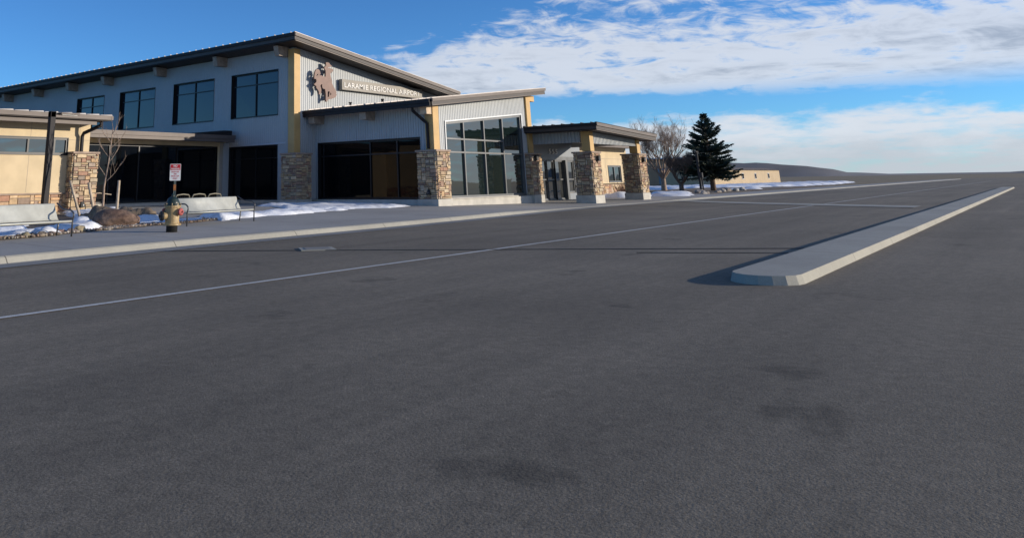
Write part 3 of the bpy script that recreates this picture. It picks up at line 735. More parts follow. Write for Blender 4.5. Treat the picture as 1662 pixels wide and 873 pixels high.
holes = [[(420, 632), (448, 620), (455, 640), (440, 730), (418, 735)], [(468, 640), (490, 680), (466, 705)], [(215, 305), (240, 295), (238, 315), (200, 345)]]
def em_pt(p):
    px, py = 495+p[0]/11.63, 95+p[1]/11.63
    d = RT2*((px-PPX)/FPX)-UP2*((py-PPY)/FPX)+FW; t = 28.66/d.y
    return (d.x*t, CAMZ+d.z*t)
cu = bpy.data.curves.new('bucking_horse_rider_emblem', 'CURVE'); cu.dimensions = '2D'; cu.fill_mode = 'BOTH'; cu.extrude = .04
for poly in [em]+holes:
    s = cu.splines.new('POLY'); s.points.add(len(poly)-1); s.use_cyclic_u = True
    for k, p in enumerate(poly):
        x, z = em_pt(p); s.points[k].co = (x-31.6, z-6.6, 0, 1)
tmp = bpy.data.objects.new('tmp', cu); COL.objects.link(tmp)
bpy.context.view_layer.update()
me = bpy.data.meshes.new_from_object(tmp.evaluated_get(bpy.context.evaluated_depsgraph_get()))
bpy.data.objects.remove(tmp)
me.materials.clear(); me.materials.append(emblem_m); me.name = 'bucking_horse_emblem'
E = thing('bucking_horse_emblem', 'brown cut-metal bucking horse and rider emblem on the upper gable wall', 'emblem', (31.6, 28.66, 6.6))
eo = bpy.data.objects.new('silhouette_plate', me); COL.objects.link(eo); eo.parent = E; eo.rotation_euler = (R(90), 0, 0)
for dx, dz in ((-.3, .1), (.2, -.2), (.25, .55)):
    q = MB(); q.tube([(31.6+dx, 28.7, 6.6+dz), (31.6+dx, 28.99, 6.6+dz)], .03, 6); q.build('standoff', bronze, E)

def text_mesh(body, font_size, extrude=.01):
    c = bpy.data.curves.new('t', 'FONT'); c.body = body; c.size = font_size; c.extrude = extrude; c.align_x = 'CENTER'; c.align_y = 'CENTER'; c.resolution_u = 3; c.offset = .003
    t = bpy.data.objects.new('t', c); COL.objects.link(t); bpy.context.view_layer.update()
    me = bpy.data.meshes.new_from_object(t.evaluated_get(bpy.context.evaluated_depsgraph_get())); bpy.data.objects.remove(t)
    return me
def put_text(name, body, size, loc, parent, m, width=None, rot=(R(90), 0, 0), extrude=.01, height=None):
    me = text_mesh(body, size, extrude); me.materials.clear(); me.materials.append(m)
    co = np.array([v.co for v in me.vertices])
    w = co[:, 0].max()-co[:, 0].min(); h = co[:, 1].max()-co[:, 1].min(); mid = (co.max(0)+co.min(0))/2
    sx = (width/w) if width else 1; syy = (height/h) if height else 1
    for v in me.vertices: v.co.x = (v.co.x-mid[0])*sx; v.co.y = (v.co.y-mid[1])*syy
    o = bpy.data.objects.new(name, me); COL.objects.link(o); o.location = loc; o.rotation_euler = rot
    if parent: o.parent = parent
    return o
SG = thing('name_sign', 'long grey name board with white capital letters under the sloping roof', 'sign', (36.5, 28.7, 6.25))
q = MB(); q.box(32.73, 40.35, 28.70, 28.93, 6.27, 6.86); q.build('sign_board', sign_panel, SG, bevel=.01)
for x in (33.5, 36.5, 39.5): B(x-.05, x+.05, 28.931, 28.995, 6.45, 6.7).build('mounting_bracket', bronze, SG)
put_text('lettering', 'LARAMIE REGIONAL AIRPORT', .4, (36.50-36.5, -.02, 6.545-6.25), SG, letter, width=7.2, height=.29, extrude=.008)
NUM = thing('house_number', 'pale house number 555 above the glass entrance doors', 'house number', (44.85, YD-.02, 2.8))
for k, dx in enumerate((-.42, 0, .42)):
    put_text('digit', '5', .4, (dx, -.015, .11), NUM, letter, width=.26, height=.30, extrude=.015)
def sconce(x, y, z, label):
    t = thing('wall_lamp', label, 'wall lamp', (x, y, z), 0, 'black wall lamps on the stone piers')
    q = MB(); q.box(-.09, .09, -.02, .005, -.15, .15); q.build('backplate', frame_m, t, world=False)
    q = MB(); q.box(-.11, .11, -.16, -.021, -.11, .13); q.hexa([(-.13, -.19, .131), (.13, -.19, .131), (.13, -.01, .131), (-.13, -.01, .131)], [(-.1, -.15, .17), (.1, -.15, .17), (.1, -.02, .17), (-.1, -.02, .17)])
    q.build('lamp_housing', frame_m, t, world=False, bevel=.006)
for x, y, z, lb in ((39.78, 20.93, 2.40, 'small black wall lamp on the stone pier beside the gable window'), (40.98, 17.95, 2.30, 'small black wall lamp on the front canopy pier nearest the doors'), (47.36, 17.95, 2.30, 'small black wall lamp on the farthest right canopy pier')):
    sconce(x, y, z, lb)
def outlet(x, y, z, nrm, label):
    t = thing('outlet_cover', label, 'outlet cover', (x, y, z), 0, 'dark outlet covers low on the stone piers')
    q = MB()
    if nrm == 'x': q.hexa([(-.10, -.12, -.1), (.0, -.12, -.1), (.0, .12, -.1), (-.10, .12, -.1)], [(-.03, -.06, .12), (.0, -.06, .12), (.0, .06, .12), (-.03, .06, .12)])
    else: q.hexa([(-.12, -.10, -.1), (.12, -.10, -.1), (.12, .0, -.1), (-.12, .0, -.1)], [(-.06, -.03, .12), (.06, -.03, .12), (.06, .0, .12), (-.06, .0, .12)])
    q.build('cover', black, t, world=False, bevel=.01)
    q = MB()
    if nrm == 'x': q.tube([(-.11, 0, -.02), (-.05, 0, -.02)], .035, 8)
    else: q.tube([(0, -.11, -.02), (0, -.05, -.02)], .035, 8)
    q.build('lid_knob', frame_grey, t, world=False)
outlet(30.34, 21.42, .80, 'x', 'dark outlet cover low on the shaded side of the vestibule pier')
outlet(17.78, 29.72, .58, 'y', 'dark outlet cover low on the sunlit pier behind the tree stakes')

# ------------------------------------------------------------------ lamp post by the tan wing
LP = Vector((14.45, 26.6, walk_z(14.45, 26.6)))
t = thing('lamp_post', 'square dark bronze lamp post in front of the tan wing', 'lamp post', LP)
q = MB(); q.box(-.10, .10, -.10, .10, .06, 3.62); q.build('pole', bronze, t, world=False, bevel=.012)
q = MB(); q.box(-.2, .2, -.2, .2, -.05, .06); q.build('base_plate', bronze, t, world=False)
q = MB(); q.box(-.1, .1, -.1, .1, 3.42, 3.60); q.box(.1, .25, -.05, .05, 3.53, 3.58); q.build('bracket', bronze, t, world=False)
q = MB(); q.box(.25, 1.0, -.19, .19, 3.52, 3.59); h = q.build('lamp_head', bronze_lit, t, world=False, bevel=.015)
q = MB(); q.box(.32, .92, -.14, .14, 3.505, 3.519); q.build('lens', trim_m, h)

# ------------------------------------------------------------------ hydrant and sign
HY = Vector((12.55, 16.74, walk_z(12.55, 16.74)))
t = thing('fire_hydrant', 'tan fire hydrant with dark green bonnet and red caps at the kerb', 'fire hydrant', HY, R(-8)); t.scale = (1.12, 1.12, 1.02)
q = MB(); q.lathe([(.125, -.03), (.125, .15), (.13, .155)], n=24); q.build('lower_barrel', black, t, True, world=False)
q = MB(); q.lathe([(.19, .155), (.20, .16), (.20, .195), (.165, .20), (.155, .215), (.152, .40), (.155, .56), (.165, .58), (.185, .585), (.185, .615), (.16, .62)], n=28); q.build('barrel', gold, t, False, world=False)
q = MB(); q.lathe([(.182, .621), (.182, .655), (.155, .66), (.148, .70), (.12, .77), (.06, .825), (.035, .83), (.035, .86), (.02, .90), (.015, .905)], n=28); q.build('bonnet', green, t, False, world=False)
for k in range(8):
    q = MB(); a = k*math.pi/4+.2; q.tube([(.172*math.cos(a), .172*math.sin(a), .57), (.172*math.cos(a), .172*math.sin(a), .675)], .014, 6)
    q.build('bolt', gold, t, world=False)
def nozzle(ang, r, cr_, z, m, L0=.14, L1=.235, nm='hose_cap'):
    d = Vector((math.cos(ang), math.sin(ang), 0)); zz = Vector((0, 0, z))
    q = MB(); q.tube([d*L0+zz, d*(L1-.04)+zz], r, 16); n = q.build('nozzle', gold, t, world=False)
    q = MB(); q.tube([d*(L1-.045)+zz, d*(L1-.005)+zz], cr_, 16); q.tube([d*(L1-.005)+zz, d*(L1+.015)+zz], [cr_, cr_*.7], 16); q.tube([d*(L1+.012)+zz, d*(L1+.05)+zz], .025, 5)
    q.build(nm, m, t, world=False)
nozzle(R(-62), .065, .088, .47, red)
nozzle(R(118), .065, .088, .47, red)
nozzle(R(172), .09, .118, .38, black, .14, .27, 'pumper_cap')
SN = Vector((13.12, 17.45, walk_z(13.1, 17.4)))
t = thing('no_parking_sign', 'small red and white NO PARKING sign on a thin post behind the hydrant', 'sign', SN, R(36-90+14))
q = MB(); q.box(-.025, .025, -.012, .012, -.05, .98); q.box(-.03, -.022, -.02, .012, -.05, .98); q.box(.022, .03, -.02, .012, -.05, .98); q.box(-.025, .025, -.012, .012, 1.13, 1.66); q.build('post', post_m, t, world=False)
q = MB(); q.box(-.031, .031, -.021, .014, .982, 1.13); q.build('post_band', rust, t, world=False, label='rusty orange band on the post')
q = MB()
def rrect(w, h, r, y, cz_):
    pts = []
    for sx, sz, a0 in ((1, 1, 0), (-1, 1, 90), (-1, -1, 180), (1, -1, 270)):
        for k in range(4):
            a = R(a0+k*30); pts.append((sx*(w-r)+r*math.cos(a), y, cz_+sz*(h-r)+r*math.sin(a)))
    return pts
q.prism(rrect(.142, .215, .02, -.026, 1.445), (0, .003, 0)); pl = q.build('sign_plate', signw, t, world=False)
q = MB(); q.prism(rrect(.130, .073, .008, -.0285, 1.573), (0, .002, 0)); q.build('red_panel', signr, t, world=False)
put_text('lettering', 'NO', .1, (0, -.0295, 1.606), t, signw, width=.10, height=.055, extrude=.001)
put_text('lettering', 'PARKING', .1, (0, -.0295, 1.534), t, signw, width=.215, height=.042, extrude=.001)
for z, s, w in ((1.455, 'DROP OFF', .20), (1.400, 'AND', .08), (1.345, 'PICK UP', .20), (1.285, 'ONLY', .12)):
    put_text('lettering', s, .1, (0, -.0275, z), t, signr, width=w, height=.034, extrude=.001)

# ------------------------------------------------------------------ benches
def make_bench(loc, rz, label, Lb=3.0):
    """origin at the front right leg's foot; bench runs to -x, back towards +y"""
    t = thing('metal_bench', label, 'bench', loc, rz, 'steel benches along the sidewalk')
    r = .019
    def Tb(pts, nm='leg', rr=r):
        q = MB()
        P = [Vector(p) for p in pts]; out = [P[0]]
        for a, b, c in zip(P[:-2], P[1:-1], P[2:]):
            e = min(.07, (b-a).length*.4, (c-b).length*.4)
            A, Bq = b+(a-b).normalized()*e, b+(c-b).normalized()*e
            for k in range(5):
                s = k/4; out.append(A*(1-s)**2+b*2*s*(1-s)+Bq*s*s)
        out.append(P[-1]); q.tube(out, rr, 8); return q.build(nm, tube_m, t, True, world=False)
    for x in (0, -Lb):
        Tb([(x, 0, 0), (x, .0, .36), (x, -.04, .50), (x, .07, .585), (x, .40, .60), (x, .66, .74)], 'arm_rest')
        Tb([(x-.02, .56, 0), (x-.02, .50, .35)])
    for x in (-Lb*.26, -Lb*.52, -Lb*.78):
        Tb([(x, .10, .338), (x, .48, .335), (x, .53, .40), (x, .70, .72)], 'back_strap', .016)
    q = MB()
    pr = [(.0, .32), (-.012, .345), (.0, .36), (.03, .365), (.22, .35), (.44, .355)]
    n = len(pr)
    for x in (-.02, -Lb+.02): q.v += [(x, y, z) for y, z in pr]
    for k in range(n-1): q.f.append((k, k+1, n+k+1, n+k)); q.c.append((1, 1, 1))
    o = q.build('seat', steel, t, True, world=False); so_ = o.modifiers.new('s', 'SOLIDIFY'); so_.thickness = .012
    q = MB(); pr = [(.46, .375), (.485, .38), (.50, .40), (.56, .50), (.62, .61), (.66, .715), (.68, .735), (.70, .73)]
    n = len(pr)
    for x in (-.06, -Lb+.06): q.v += [(x, y, z) for y, z in pr]
    for k in range(n-1): q.f.append((k, k+1, n+k+1, n+k)); q.c.append((1, 1, 1))
    o = q.build('backrest', steel, t, True, world=False); so_ = o.modifiers.new('s', 'SOLIDIFY'); so_.thickness = .012
    Tb([(0, .02, .325), (-Lb, .02, .325)], 'front_rail', .016)
    return t
make_bench((17.15, 18.75, walk_z(17, 18.7)), R(9.5), 'curved steel bench standing behind the hydrant', 3.0)
make_bench((10.16, 17.35, walk_z(10.1, 17.3)), R(5), 'curved steel bench by the boulder, cut by the left picture edge', 3.6)

# ------------------------------------------------------------------ patio chairs
def make_chair(loc, rz, label):
    t = thing('patio_chair', label, 'chair', loc, rz, 'metal patio chairs by the dark storefront')
    def Tb(pts, nm, rr=.018):
        q = MB(); q.tube(pts, rr, 6); return q.build(nm, chair_m, t, True, world=False)
    arc = [(.30*math.cos(a)*1.0, -.27, .60+.12*math.sin(a)) for a in [math.pi*k/8 for k in range(9)]]
    arc = [(.31, -.25, .40), (.32, -.27, .62), (.27, -.28, .69), (.0, -.29, .715), (-.27, -.28, .69), (-.32, -.27, .62), (-.31, -.25, .40)]
    Tb(arc, 'back_frame', .024)
    q = MB(); q.box(-.28, .28, -.25, .25, .38, .41); q.build('seat', chair_m, t, world=False, bevel=.01)
    for sx in (-1, 1):
        for sy_ in (-1, 1): Tb([(sx*.27, sy_*.23, .38), (sx*.29, sy_*.26, -.02)], 'leg', .016)
    q = MB()
    for k in range(5): q.tube([(-.2+.1*k, -.26, .41), (-.2+.1*k, -.28, .70)], .006, 5)
    q.build('back_slats', frame_m, t, world=False)
for k, x in enumerate((18.12, 18.86, 19.60)):
    make_chair((x, 23.9, walk_z(x, 23.9)), R(4), ('leftmost of the three metal chairs, seen beside the sign post', 'middle one of the three metal chairs behind the steel bench', 'rightmost of the three metal chairs behind the steel bench')[k])

# ------------------------------------------------------------------ boulder, rocks, stakes, young tree, gravel
def rock(mb, c, s, seed, col=(1, 1, 1), sub=3, rough=.35, rz=.0):
    bm = bmesh.new(); bmesh.ops.create_icosphere(bm, subdivisions=sub, radius=1)
    off = Vector((seed*7.3, seed*3.1, seed*1.7)); i0 = len(mb.v)
    for v in bm.verts:
        p = v.co.copy(); n = noise.fractal(p*1.1+off, 1., 2., 4); n2 = noise.noise(p*.7+off*2)
        p = p*(1+rough*n*.6+rough*n2*.6)
        a, b = p.x*s[0], p.y*s[1]; mb.v.append((c[0]+a*math.cos(rz)-b*math.sin(rz), c[1]+a*math.sin(rz)+b*math.cos(rz), c[2]+p.z*s[2]))
    for f in bm.faces: mb.f.append(tuple(i0+v.index for v in f.verts)); mb.c.append(col)
    bm.free()
q = MB(); rock(q, (13.00, 19.90, .33), (.68, .48, .30), 3, sub=5, rough=.30, rz=R(-42))
tag(q.build('boulder', boulder_m, smooth=True), 'large reddish brown boulder on the snow by the young tree', 'boulder')
q = MB(); mound(q, [(13.4, 22.0), (14.4, 21.5), (15.4, 21.7), (15.7, 22.9), (14.9, 23.6), (13.6, 23.2)], walk_z, .40, 1.0, .12, 1.2, .4)
structure(q.build('dirt_mound', dirt, smooth=True))
rk = [((9.3, 17.85), (.16, .14, .11), 1, (.27, .24, .17)), ((9.75, 17.95), (.2, .13, .1), 2, (.20, .17, .15)), ((10.05, 18.05), (.17, .12, .08), 4, (.33, .25, .20)),
      ((10.75, 18.35), (.19, .14, .1), 5, (.22, .17, .15)), ((11.05, 18.5), (.2, .16, .15), 6, (.38, .31, .19)), ((10.55, 18.5), (.14, .12, .09), 7, (.30, .20, .16)), ((12.0, 18.7), (.12, .1, .07), 8, (.25, .22, .19)), ((14.9, 26.6), (.3, .2, .12), 9, (.30, .22, .14))]
rl = ['greenish grey rock beside the left bench legs', 'dark grey flat rock under the left bench', 'pinkish flat rock under the left bench seat', 'dark brown rock behind the left bench leg', 'pale tan rock at the gravel edge right of the bench leg', 'reddish rock behind the pale tan rock', 'small grey rock on the gravel edge near the boulder', 'long tan rock in the snow before the stone pier']
for ((x, y), s, sd, c), lb in zip(rk, rl):
    q = MB(); s = tuple(a*.72 for a in s); rock(q, (x, y, walk_z(x, y)+s[2]*.55), s, sd, c, 3, .45)
    tag(q.build('rock', rockm, smooth=False, colors=True), lb, 'rock', 'rocks edging the planting bed')
rnd = random.Random(9); q = MB()
path = [(3, 17.5), (8.6, 17.62), (9.5, 17.75), (11.1, 18.4), (12.6, 18.98), (13.5, 19.2), (15.5, 19.55), (17.4, 20.4)]
px_ = [p[0] for p in path]; py_ = [p[1] for p in path]
for k in range(1500):
    x = rnd.uniform(5, 17.4); y = lerp(x, px_, py_)+abs(rnd.gauss(0, .32))-.06; s = rnd.uniform(.016, .042)
    g = rnd.uniform(.6, 1.4); c = rnd.choice([(.24, .19, .15), (.17, .14, .12), (.33, .28, .22), (.26, .18, .14), (.40, .37, .33)]); c = tuple(a*g for a in c)
    rock(q, (x, y, walk_z(x, y)+.03+s*.3), (s*rnd.uniform(.8, 1.6), s, s*.8), k*.37, c, 1, .3)
tag(q.build('gravel', rockm, colors=True), 'loose brown gravel along the edge of the planting bed', 'gravel', kind='stuff')
def stake(base, tip, label, rr=.035):
    q = MB(); b = Vector((*base, walk_z(*base)-.1)); tp = Vector(tip)
    q.tube([b, b*.5+tp*.5, tp], [rr, rr, rr*.95], 10)
    return tag(q.build('wooden_stake', wood, smooth=True), label, 'stake', 'wooden stakes round the young tree')
stake((14.55, 24.3), (13.95, 24.15, 1.46), 'leaning wooden stake, leftmost of the three by the young tree', .045)
stake((15.15, 24.4), (14.75, 24.35, 1.40), 'wooden stake just left of the young tree trunk', .05)
stake((15.6, 23.9), (15.63, 23.9, 1.46), 'upright wooden stake rising behind the boulder', .048)
rnd = random.Random(4)
t = thing('young_tree', 'thin bare young tree tied between wooden stakes', 'tree', (15.55, 24.7, walk_z(15.5, 24.7)))
bx, by, bz = 15.55, 24.7, walk_z(15.5, 24.7)
q = MB(); trunk = [(bx, by, bz-.05), (bx+.03, by, bz+.5), (bx+.02, by, bz+1.0), (bx+.10, by-.02, bz+1.7), (bx+.18, by, bz+2.3), (bx+.22, by, bz+3.0), (bx+.16, by+.1, bz+3.5)]
q.tube(trunk, [.042, .036, .032, .026, .020, .012, .006], 8); q.build('trunk', bark_pale, t, True)
q = MB()
def twig(p, d, L, r, n):
    pts = [Vector(p)]; d = Vector(d).normalized()
    for k in range(4):
        d = (d+Vector((rnd.uniform(-.18, .18), rnd.uniform(-.18, .18), .16))).normalized(); pts.append(pts[-1]+d*L/4)
    q.tube(pts, [r, r*.85, r*.65, r*.45, r*.25], 5)
    if n > 0:
        for k in (1, 2, 3):
            if rnd.random() < .8:
                twig(pts[k], d+Vector((rnd.uniform(-.8, .8), rnd.uniform(-.8, .8), .1)), L*.55, r*.5, n-1)
for z, sx in ((1.15, 1), (1.35, -.6), (1.8, .9), (2.0, -1), (2.3, .8), (2.5, -.8), (2.8, .6)):
    f = lerp(z, [p[2]-bz for p in trunk], [p[0] for p in trunk])
    twig((f, by, bz+z), (sx*.75, -sx*.6, .7), .95-.16*(z-1), .016, 2)
q.build('branches', bark_pale, t, True)
q = MB(); q.tube([(14.95, 24.45, bz+.78), (15.4, 24.7, bz+.80), (16.0, 24.9, bz+.74)], .014, 5); q.build('tie_strap', wood, t)

# road cover
t = thing('utility_cover', 'pale rectangular utility cover set in the asphalt', 'utility cover', (12.0, 11.22, 0))
q = MB()
c4 = [(11.96, 11.74), (12.47, 11.28), (12.02, 10.74), (11.50, 11.20)]
q.hexa([(x, y, -.004) for x, y in reversed(c4)], [(x, y, .012) for x, y in reversed(c4)]); q.build('collar', kerb_m, t)
cc = (11.99, 11.24); q = MB(); c5 = [(cc[0]+(x-cc[0])*.72, cc[1]+(y-cc[1])*.72) for x, y in c4]
q.hexa([(x, y, .0121) for x, y in reversed(c5)], [(x, y, .019) for x, y in reversed(c5)]); q.build('lid', gutter_m, t)

# ------------------------------------------------------------------ trees and things on the right
def bare_tree(name, label, base, H_, spread, seed, m, lean=0., limbs=5, split_z=.14, depth=5, group=None, r0=.2):
    rn = random.Random(seed); b = Vector(base); t = thing(name, label, 'tree', b, 0, group)
    tr, cr_ = MB(), MB()
    ends = []
    def branch(p, d, L, r, lev):
        pts = [p.copy()]; n = 5; dd = d.normalized()
        for k in range(n):
            dd = (dd+Vector((rn.uniform(-.16, .16), rn.uniform(-.16, .16), .07))).normalized(); pts.append(pts[-1]+dd*L/n)
        rr = [r*(1-.5*k/n) for k in range(n+1)]
        (tr if lev < 2 else cr_).tube(pts, rr, 7 if lev < 2 else (4 if lev < 4 else 3), cap=False)
        if lev >= depth: return
        kids = rn.randint(3, 4) if lev < depth-1 else rn.randint(3, 5)
        for k in range(kids):
            i = rn.randint(2, n); side = Vector((rn.uniform(-1, 1), rn.uniform(-1, 1), rn.uniform(-.1, .5)))
            nd = (dd+side*(.75 if k else .25)).normalized()
            branch(pts[i], nd, L*rn.uniform(.58, .80), max(.006, r*.5*rn.uniform(.75, 1)), lev+1)
    z0 = H_*split_z
    tr.tube([b-Vector((0, 0, .2)), b+Vector((0, 0, z0*.5)), b+Vector((.05, 0, z0))], [r0*1.3, r0*1.05, r0], 9, cap=False)
    for k in range(limbs):
        a = 2*math.pi*(k+rn.random()*.5)/limbs
        d = Vector((math.cos(a)*spread, math.sin(a)*spread, 1)).normalized()
        branch(b+Vector((.05, 0, z0*.96)), d, H_*.30, r0*.55, 1)
    tr.build('trunk', m, t, True); cr_.build('crown', m, t, True)
    return t
bare_tree('bare_tree', 'tall bare deciduous tree with many upright branches beyond the canopy', (83, 29.6, .05), 8.0, .78, 21, bark_pale, depth=6, limbs=8, r0=.24)
bare_tree('low_bare_tree', 'low dark bare tree with wide crooked limbs left of the spruce', (78, 26.2, .0), 4.3, 1.0, 8, bark, depth=6, limbs=7, r0=.2, split_z=.16)
rn = random.Random(12)
def spruce(base, H_, Rb, label):
    b = Vector(base); t = thing('spruce_tree', label, 'tree', b)
    q = MB(); q.tube([b-Vector((0, 0, .2)), b+Vector((0, 0, H_*.5)), b+Vector((0, 0, H_*.98))], [.26, .16, .02], 9); q.build('trunk', bark, t, True)
    q = MB()
    for kb in range(360):
        f = rn.random()**1.25; z = 1.55+f*(H_-1.7)
        lump = .78+.34*noise.noise(Vector((f*5.0, rn.random()*.3, 2.0)))
        a = rn.random()*2*math.pi
        lump *= .85+.35*noise.noise(Vector((math.cos(a)*1.3, math.sin(a)*1.3, f*4)))
        L = max(.14, (Rb*(1-f)**.9+.08)*lump*rn.uniform(.72, 1.22))
        d = Vector((math.cos(a), math.sin(a), 0)); sd = Vector((-d.y, d.x, 0))
        droop = rn.uniform(.12, .5)*(1-f)-.35*f
        ns = max(3, int(L/.13))
        for i in range(ns):
            s = (i+.6)/ns; c = b+Vector((0, 0, z))+d*(L*s)+sd*rn.uniform(-.05, .05)+Vector((0, 0, -droop*L*s+.26*L*s*s+rn.uniform(-.03, .03)))
            w = (.08+.36*math.sin(min(1, s*1.15)*math.pi*.85)**.8*min(1, L/1.4))*rn.uniform(.5, 1.15)
            for sg in (-1, 1):
                for e in range(2):
                    tip = c+sd*sg*w*rn.uniform(.6, 1.15)+d*rn.uniform(.04, .30)+Vector((0, 0, rn.uniform(-.24, .10)))
                    n_ = Vector((rn.uniform(-.6, .6), rn.uniform(-.6, .6), 1)).normalized()*rn.uniform(.03, .07)
                    q.face([c-n_, c+d*.08+n_*.2, tip, c+n_*.6-d*.03])
            n_ = Vector((0, 0, rn.uniform(.04, .10)))
            q.face([c-n_, c+d*.20-n_*.4, c+d*.24+n_*.3, c+n_])
    for k in range(26):
        s = k/26; c = b+Vector((0, 0, H_*(.93+.08*s))); a = rn.random()*6.28; dd = Vector((math.cos(a), math.sin(a), .5))*(.20*(1-s)+.03)
        q.face([c, c+dd*.6+Vector((.02, .02, .02)), c+dd, c+Vector((0, 0, .07))])
    q.build('crown', needle, t)
spruce((79.3, 23.75, -.06), 7.25, 3.7, 'dark green conical spruce tree near the road')
def pole_lamp(base, H_, label):
    t = thing('lamp_pole', label, 'lamp post', base)
    q = MB(); q.box(-.09, .09, -.09, .09, .2, H_); q.build('pole', frame_m, t, world=False)
    q = MB(); q.lathe([(.2, -.1), (.2, .2), (.17, .22)], n=14); q.build('base', conc, t, world=False)
    q = MB(); q.box(-.55, .1, -.16, .16, H_-.02, H_+.1); q.build('lamp_head', frame_m, t, world=False)
pole_lamp((76.1, 23.85, -.06), 3.55, 'slim dark lamp post beside the spruce tree')
t = thing('bollard_light', 'short dark post with a box head in front of the spruce', 'bollard light', (74.0, 23.0, -.06))
q = MB(); q.box(-.05, .05, -.05, .05, -.05, 1.3); q.build('post', frame_m, t, world=False)
q = MB(); q.box(-.13, .13, -.1, .1, 1.3, 1.75); q.build('head', frame_m, t, world=False, bevel=.02)
rn = random.Random(31)
for k in range(13):
    x = 64+k*1.55+rn.uniform(-.5, .5); y = lerp(x, [60, 70, 90], [19.6, 21.4, 22.4])+rn.uniform(-.6, .6); s = rn.uniform(.16, .42)
    q = MB(); c = rn.choice([(.36, .33, .29), (.27, .24, .21), (.44, .42, .38), (.30, .24, .18)])
    rock(q, (x, y, .02+s*.3), (s*1.4, s, s*.75), 40+k, c, 2, .4)
    tag(q.build('landscape_rock', rockm, colors=True), 'rough grey rock in the snowy row below the right-hand trees', 'rock', 'rocks below the right-hand trees')
# dry shrub behind the canopy pier
rn = random.Random(6); t = thing('dry_shrub', 'bare twiggy reddish shrub against the rear tan wall', 'shrub', (54.2, 22.2, .05)); q = MB()
for k in range(170):
    a = rn.random()*6.28; tl = rn.uniform(.15, .75); p = Vector((54.2+rn.uniform(-.4, .4), 22.2+rn.uniform(-.3, .3), .03))
    d = Vector((math.cos(a)*tl, math.sin(a)*tl, 1)).normalized(); L = rn.uniform(.5, 1.15)
    m1 = p+d*L*.5; e = p+d*L+Vector((rn.uniform(-.12, .12), rn.uniform(-.12, .12), 0))
    q.tube([p, m1, e], [.013, .009, .004], 3, cap=False)
q.build('twigs', mat('red_twig', (.20, .12, .09), .9, 0, .2, 5), t)
# chain-link fence and cabinet
def chain_mat():
    mt = bpy.data.materials.new('chain_link'); mt.use_nodes = True; t = mt.node_tree; b = t.nodes['Principled BSDF']
    b.inputs['Base Color'].default_value = (.42, .44, .46, 1); b.inputs['Roughness'].default_value = .5; b.inputs['Metallic'].default_value = .6
    return mt
cl = chain_mat()
F = thing('chain_link_fence', 'grey chain-link fence beyond the canopy pier', 'fence', (92, 37, -.1))
fa, fb = Vector((82, 38.3, -.1)), Vector((101, 38.9, -.1))
q = MB(); n = 120
for k in range(n+1):
    p = fa.lerp(fb, k/n); e = fa.lerp(fb, min(1, max(0, (k+9)/n))); e2 = fa.lerp(fb, max(0, (k-9)/n))
    q.tube([p, e+Vector((0, 0, 1.9))], .008, 3, False); q.tube([p, e2+Vector((0, 0, 1.9))], .008, 3, False)
q.build('mesh_panel', cl, F)
for k in range(8):
    p = fa.lerp(fb, k/7); q = MB(); q.tube([p, p+Vector((0, 0, 2.05))], .04, 7); q.build('fence_post', cl, F)
q = MB(); q.tube([fa+Vector((0, 0, 1.95)), fb+Vector((0, 0, 1.95))], .03, 6); q.build('top_rail', cl, F)
t = thing('utility_cabinet', 'pale grey utility cabinet behind the chain-link fence', 'utility cabinet', (106, 43.6, -.1))
q = MB(); q.box(-1.3, 1.5, -1.0, 1.0, 0, 1.7); q.build('body', cabinet_m, t, world=False, bevel=.03)
q = MB(); q.box(-1.4, 1.6, -1.1, 1.1, 1.701, 1.8); q.build('lid', trim_m, t, world=False)
q = MB(); q.box(-1.34, -1.302, -.8, -.02, .15, 1.55); q.box(-1.34, -1.302, .02, .8, .15, 1.55); q.build('door', trim_m, t, world=False)
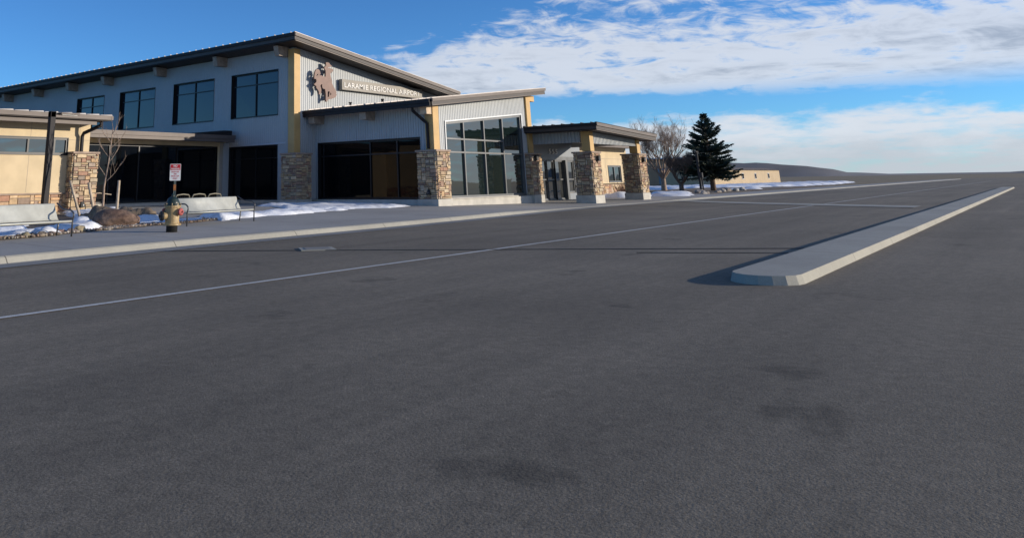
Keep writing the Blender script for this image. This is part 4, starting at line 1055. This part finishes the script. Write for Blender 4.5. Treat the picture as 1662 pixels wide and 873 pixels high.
# far buildings
shed_m = mat('brown_shed_siding', (.50, .27, .15), .8, 0, .1, .3)
t = thing('brown_warehouse', 'long low brown warehouse with a snow-edged roof behind the bare trees', 'warehouse', (166, 75, -.1))
q = MB(); q.box(166, 168.5, 50.2, 100, -.1, 4.9); q.build('wall', shed_m, t)
q = MB(); q.hexa([(165.5, 49.9, 4.9), (169, 49.9, 4.9), (169, 100, 4.9), (165.5, 100, 4.9)], [(165.5, 49.9, 5.04), (169, 49.9, 5.04), (169, 100, 5.04), (165.5, 100, 5.04)]); rf = q.build('roof', bronze, t)
q = MB(); q.box(165.4, 165.8, 49.9, 99, 5.051, 5.25); q.build('snow_edge', snow_m, rf)
q = MB()
for k in range(4): q.box(165.95, 165.99, 56+k*9, 60+k*9, 0, 3.2)
q.build('roller_door', siding_flat, t)
t = thing('tan_house', 'low sunlit tan house with small windows behind the spruce', 'house', (140, 40, .2))
q = MB(); q.box(134.5, 176, 40, 48, -.1, 2.45); q.build('wall', mat('pale_tan_wall', (.44, .34, .215), .85, 0, .08, .5), t)
q = MB(); q.hexa([(134.1, 39.6, 2.45), (176.5, 39.6, 2.45), (176.5, 48.2, 2.45), (134.1, 48.2, 2.45)], [(134.1, 42.5, 2.9), (176.5, 42.5, 2.9), (176.5, 45, 2.9), (134.1, 45, 2.9)]); q.build('roof', mat('brown_shingle', (.15, .12, .1), .9, 0, .2, 1), t)
for x in (137.6, 143.0, 150, 158, 167):
    q = MB(); q.box(x, x+1.1, 39.94, 39.998, .9, 1.9); wf = q.build('window', trim_m, t)
    q = MB(); q.box(x+.12, x+.98, 39.92, 39.939, 1.0, 1.8); q.build('pane', glass_dark, wf)
# low ridge on the horizon
q = MB(); n = 90
for k in range(n+1):
    a = R(-28+62*k/n); rr = 2600; h = 14+34*noise.fractal(Vector((k*.09, .3, 0)), 1, 2, 5)+4*math.sin(k*.11)
    h = max(4, h); c, s_ = math.cos(a), math.sin(a)
    q.v += [(rr*c, rr*s_, -2), (rr*1.05*c, rr*1.05*s_, h), (rr*1.3*c, rr*1.3*s_, h*.7-3)]
for k in range(n):
    a = 3*k; q.f += [(a, a+3, a+4, a+1), (a+1, a+4, a+5, a+2)]; q.c += [(1, 1, 1)]*2
structure(q.build('hills', mat('far_hills', (.20, .185, .17), .95, 0, .25, .004), smooth=True))
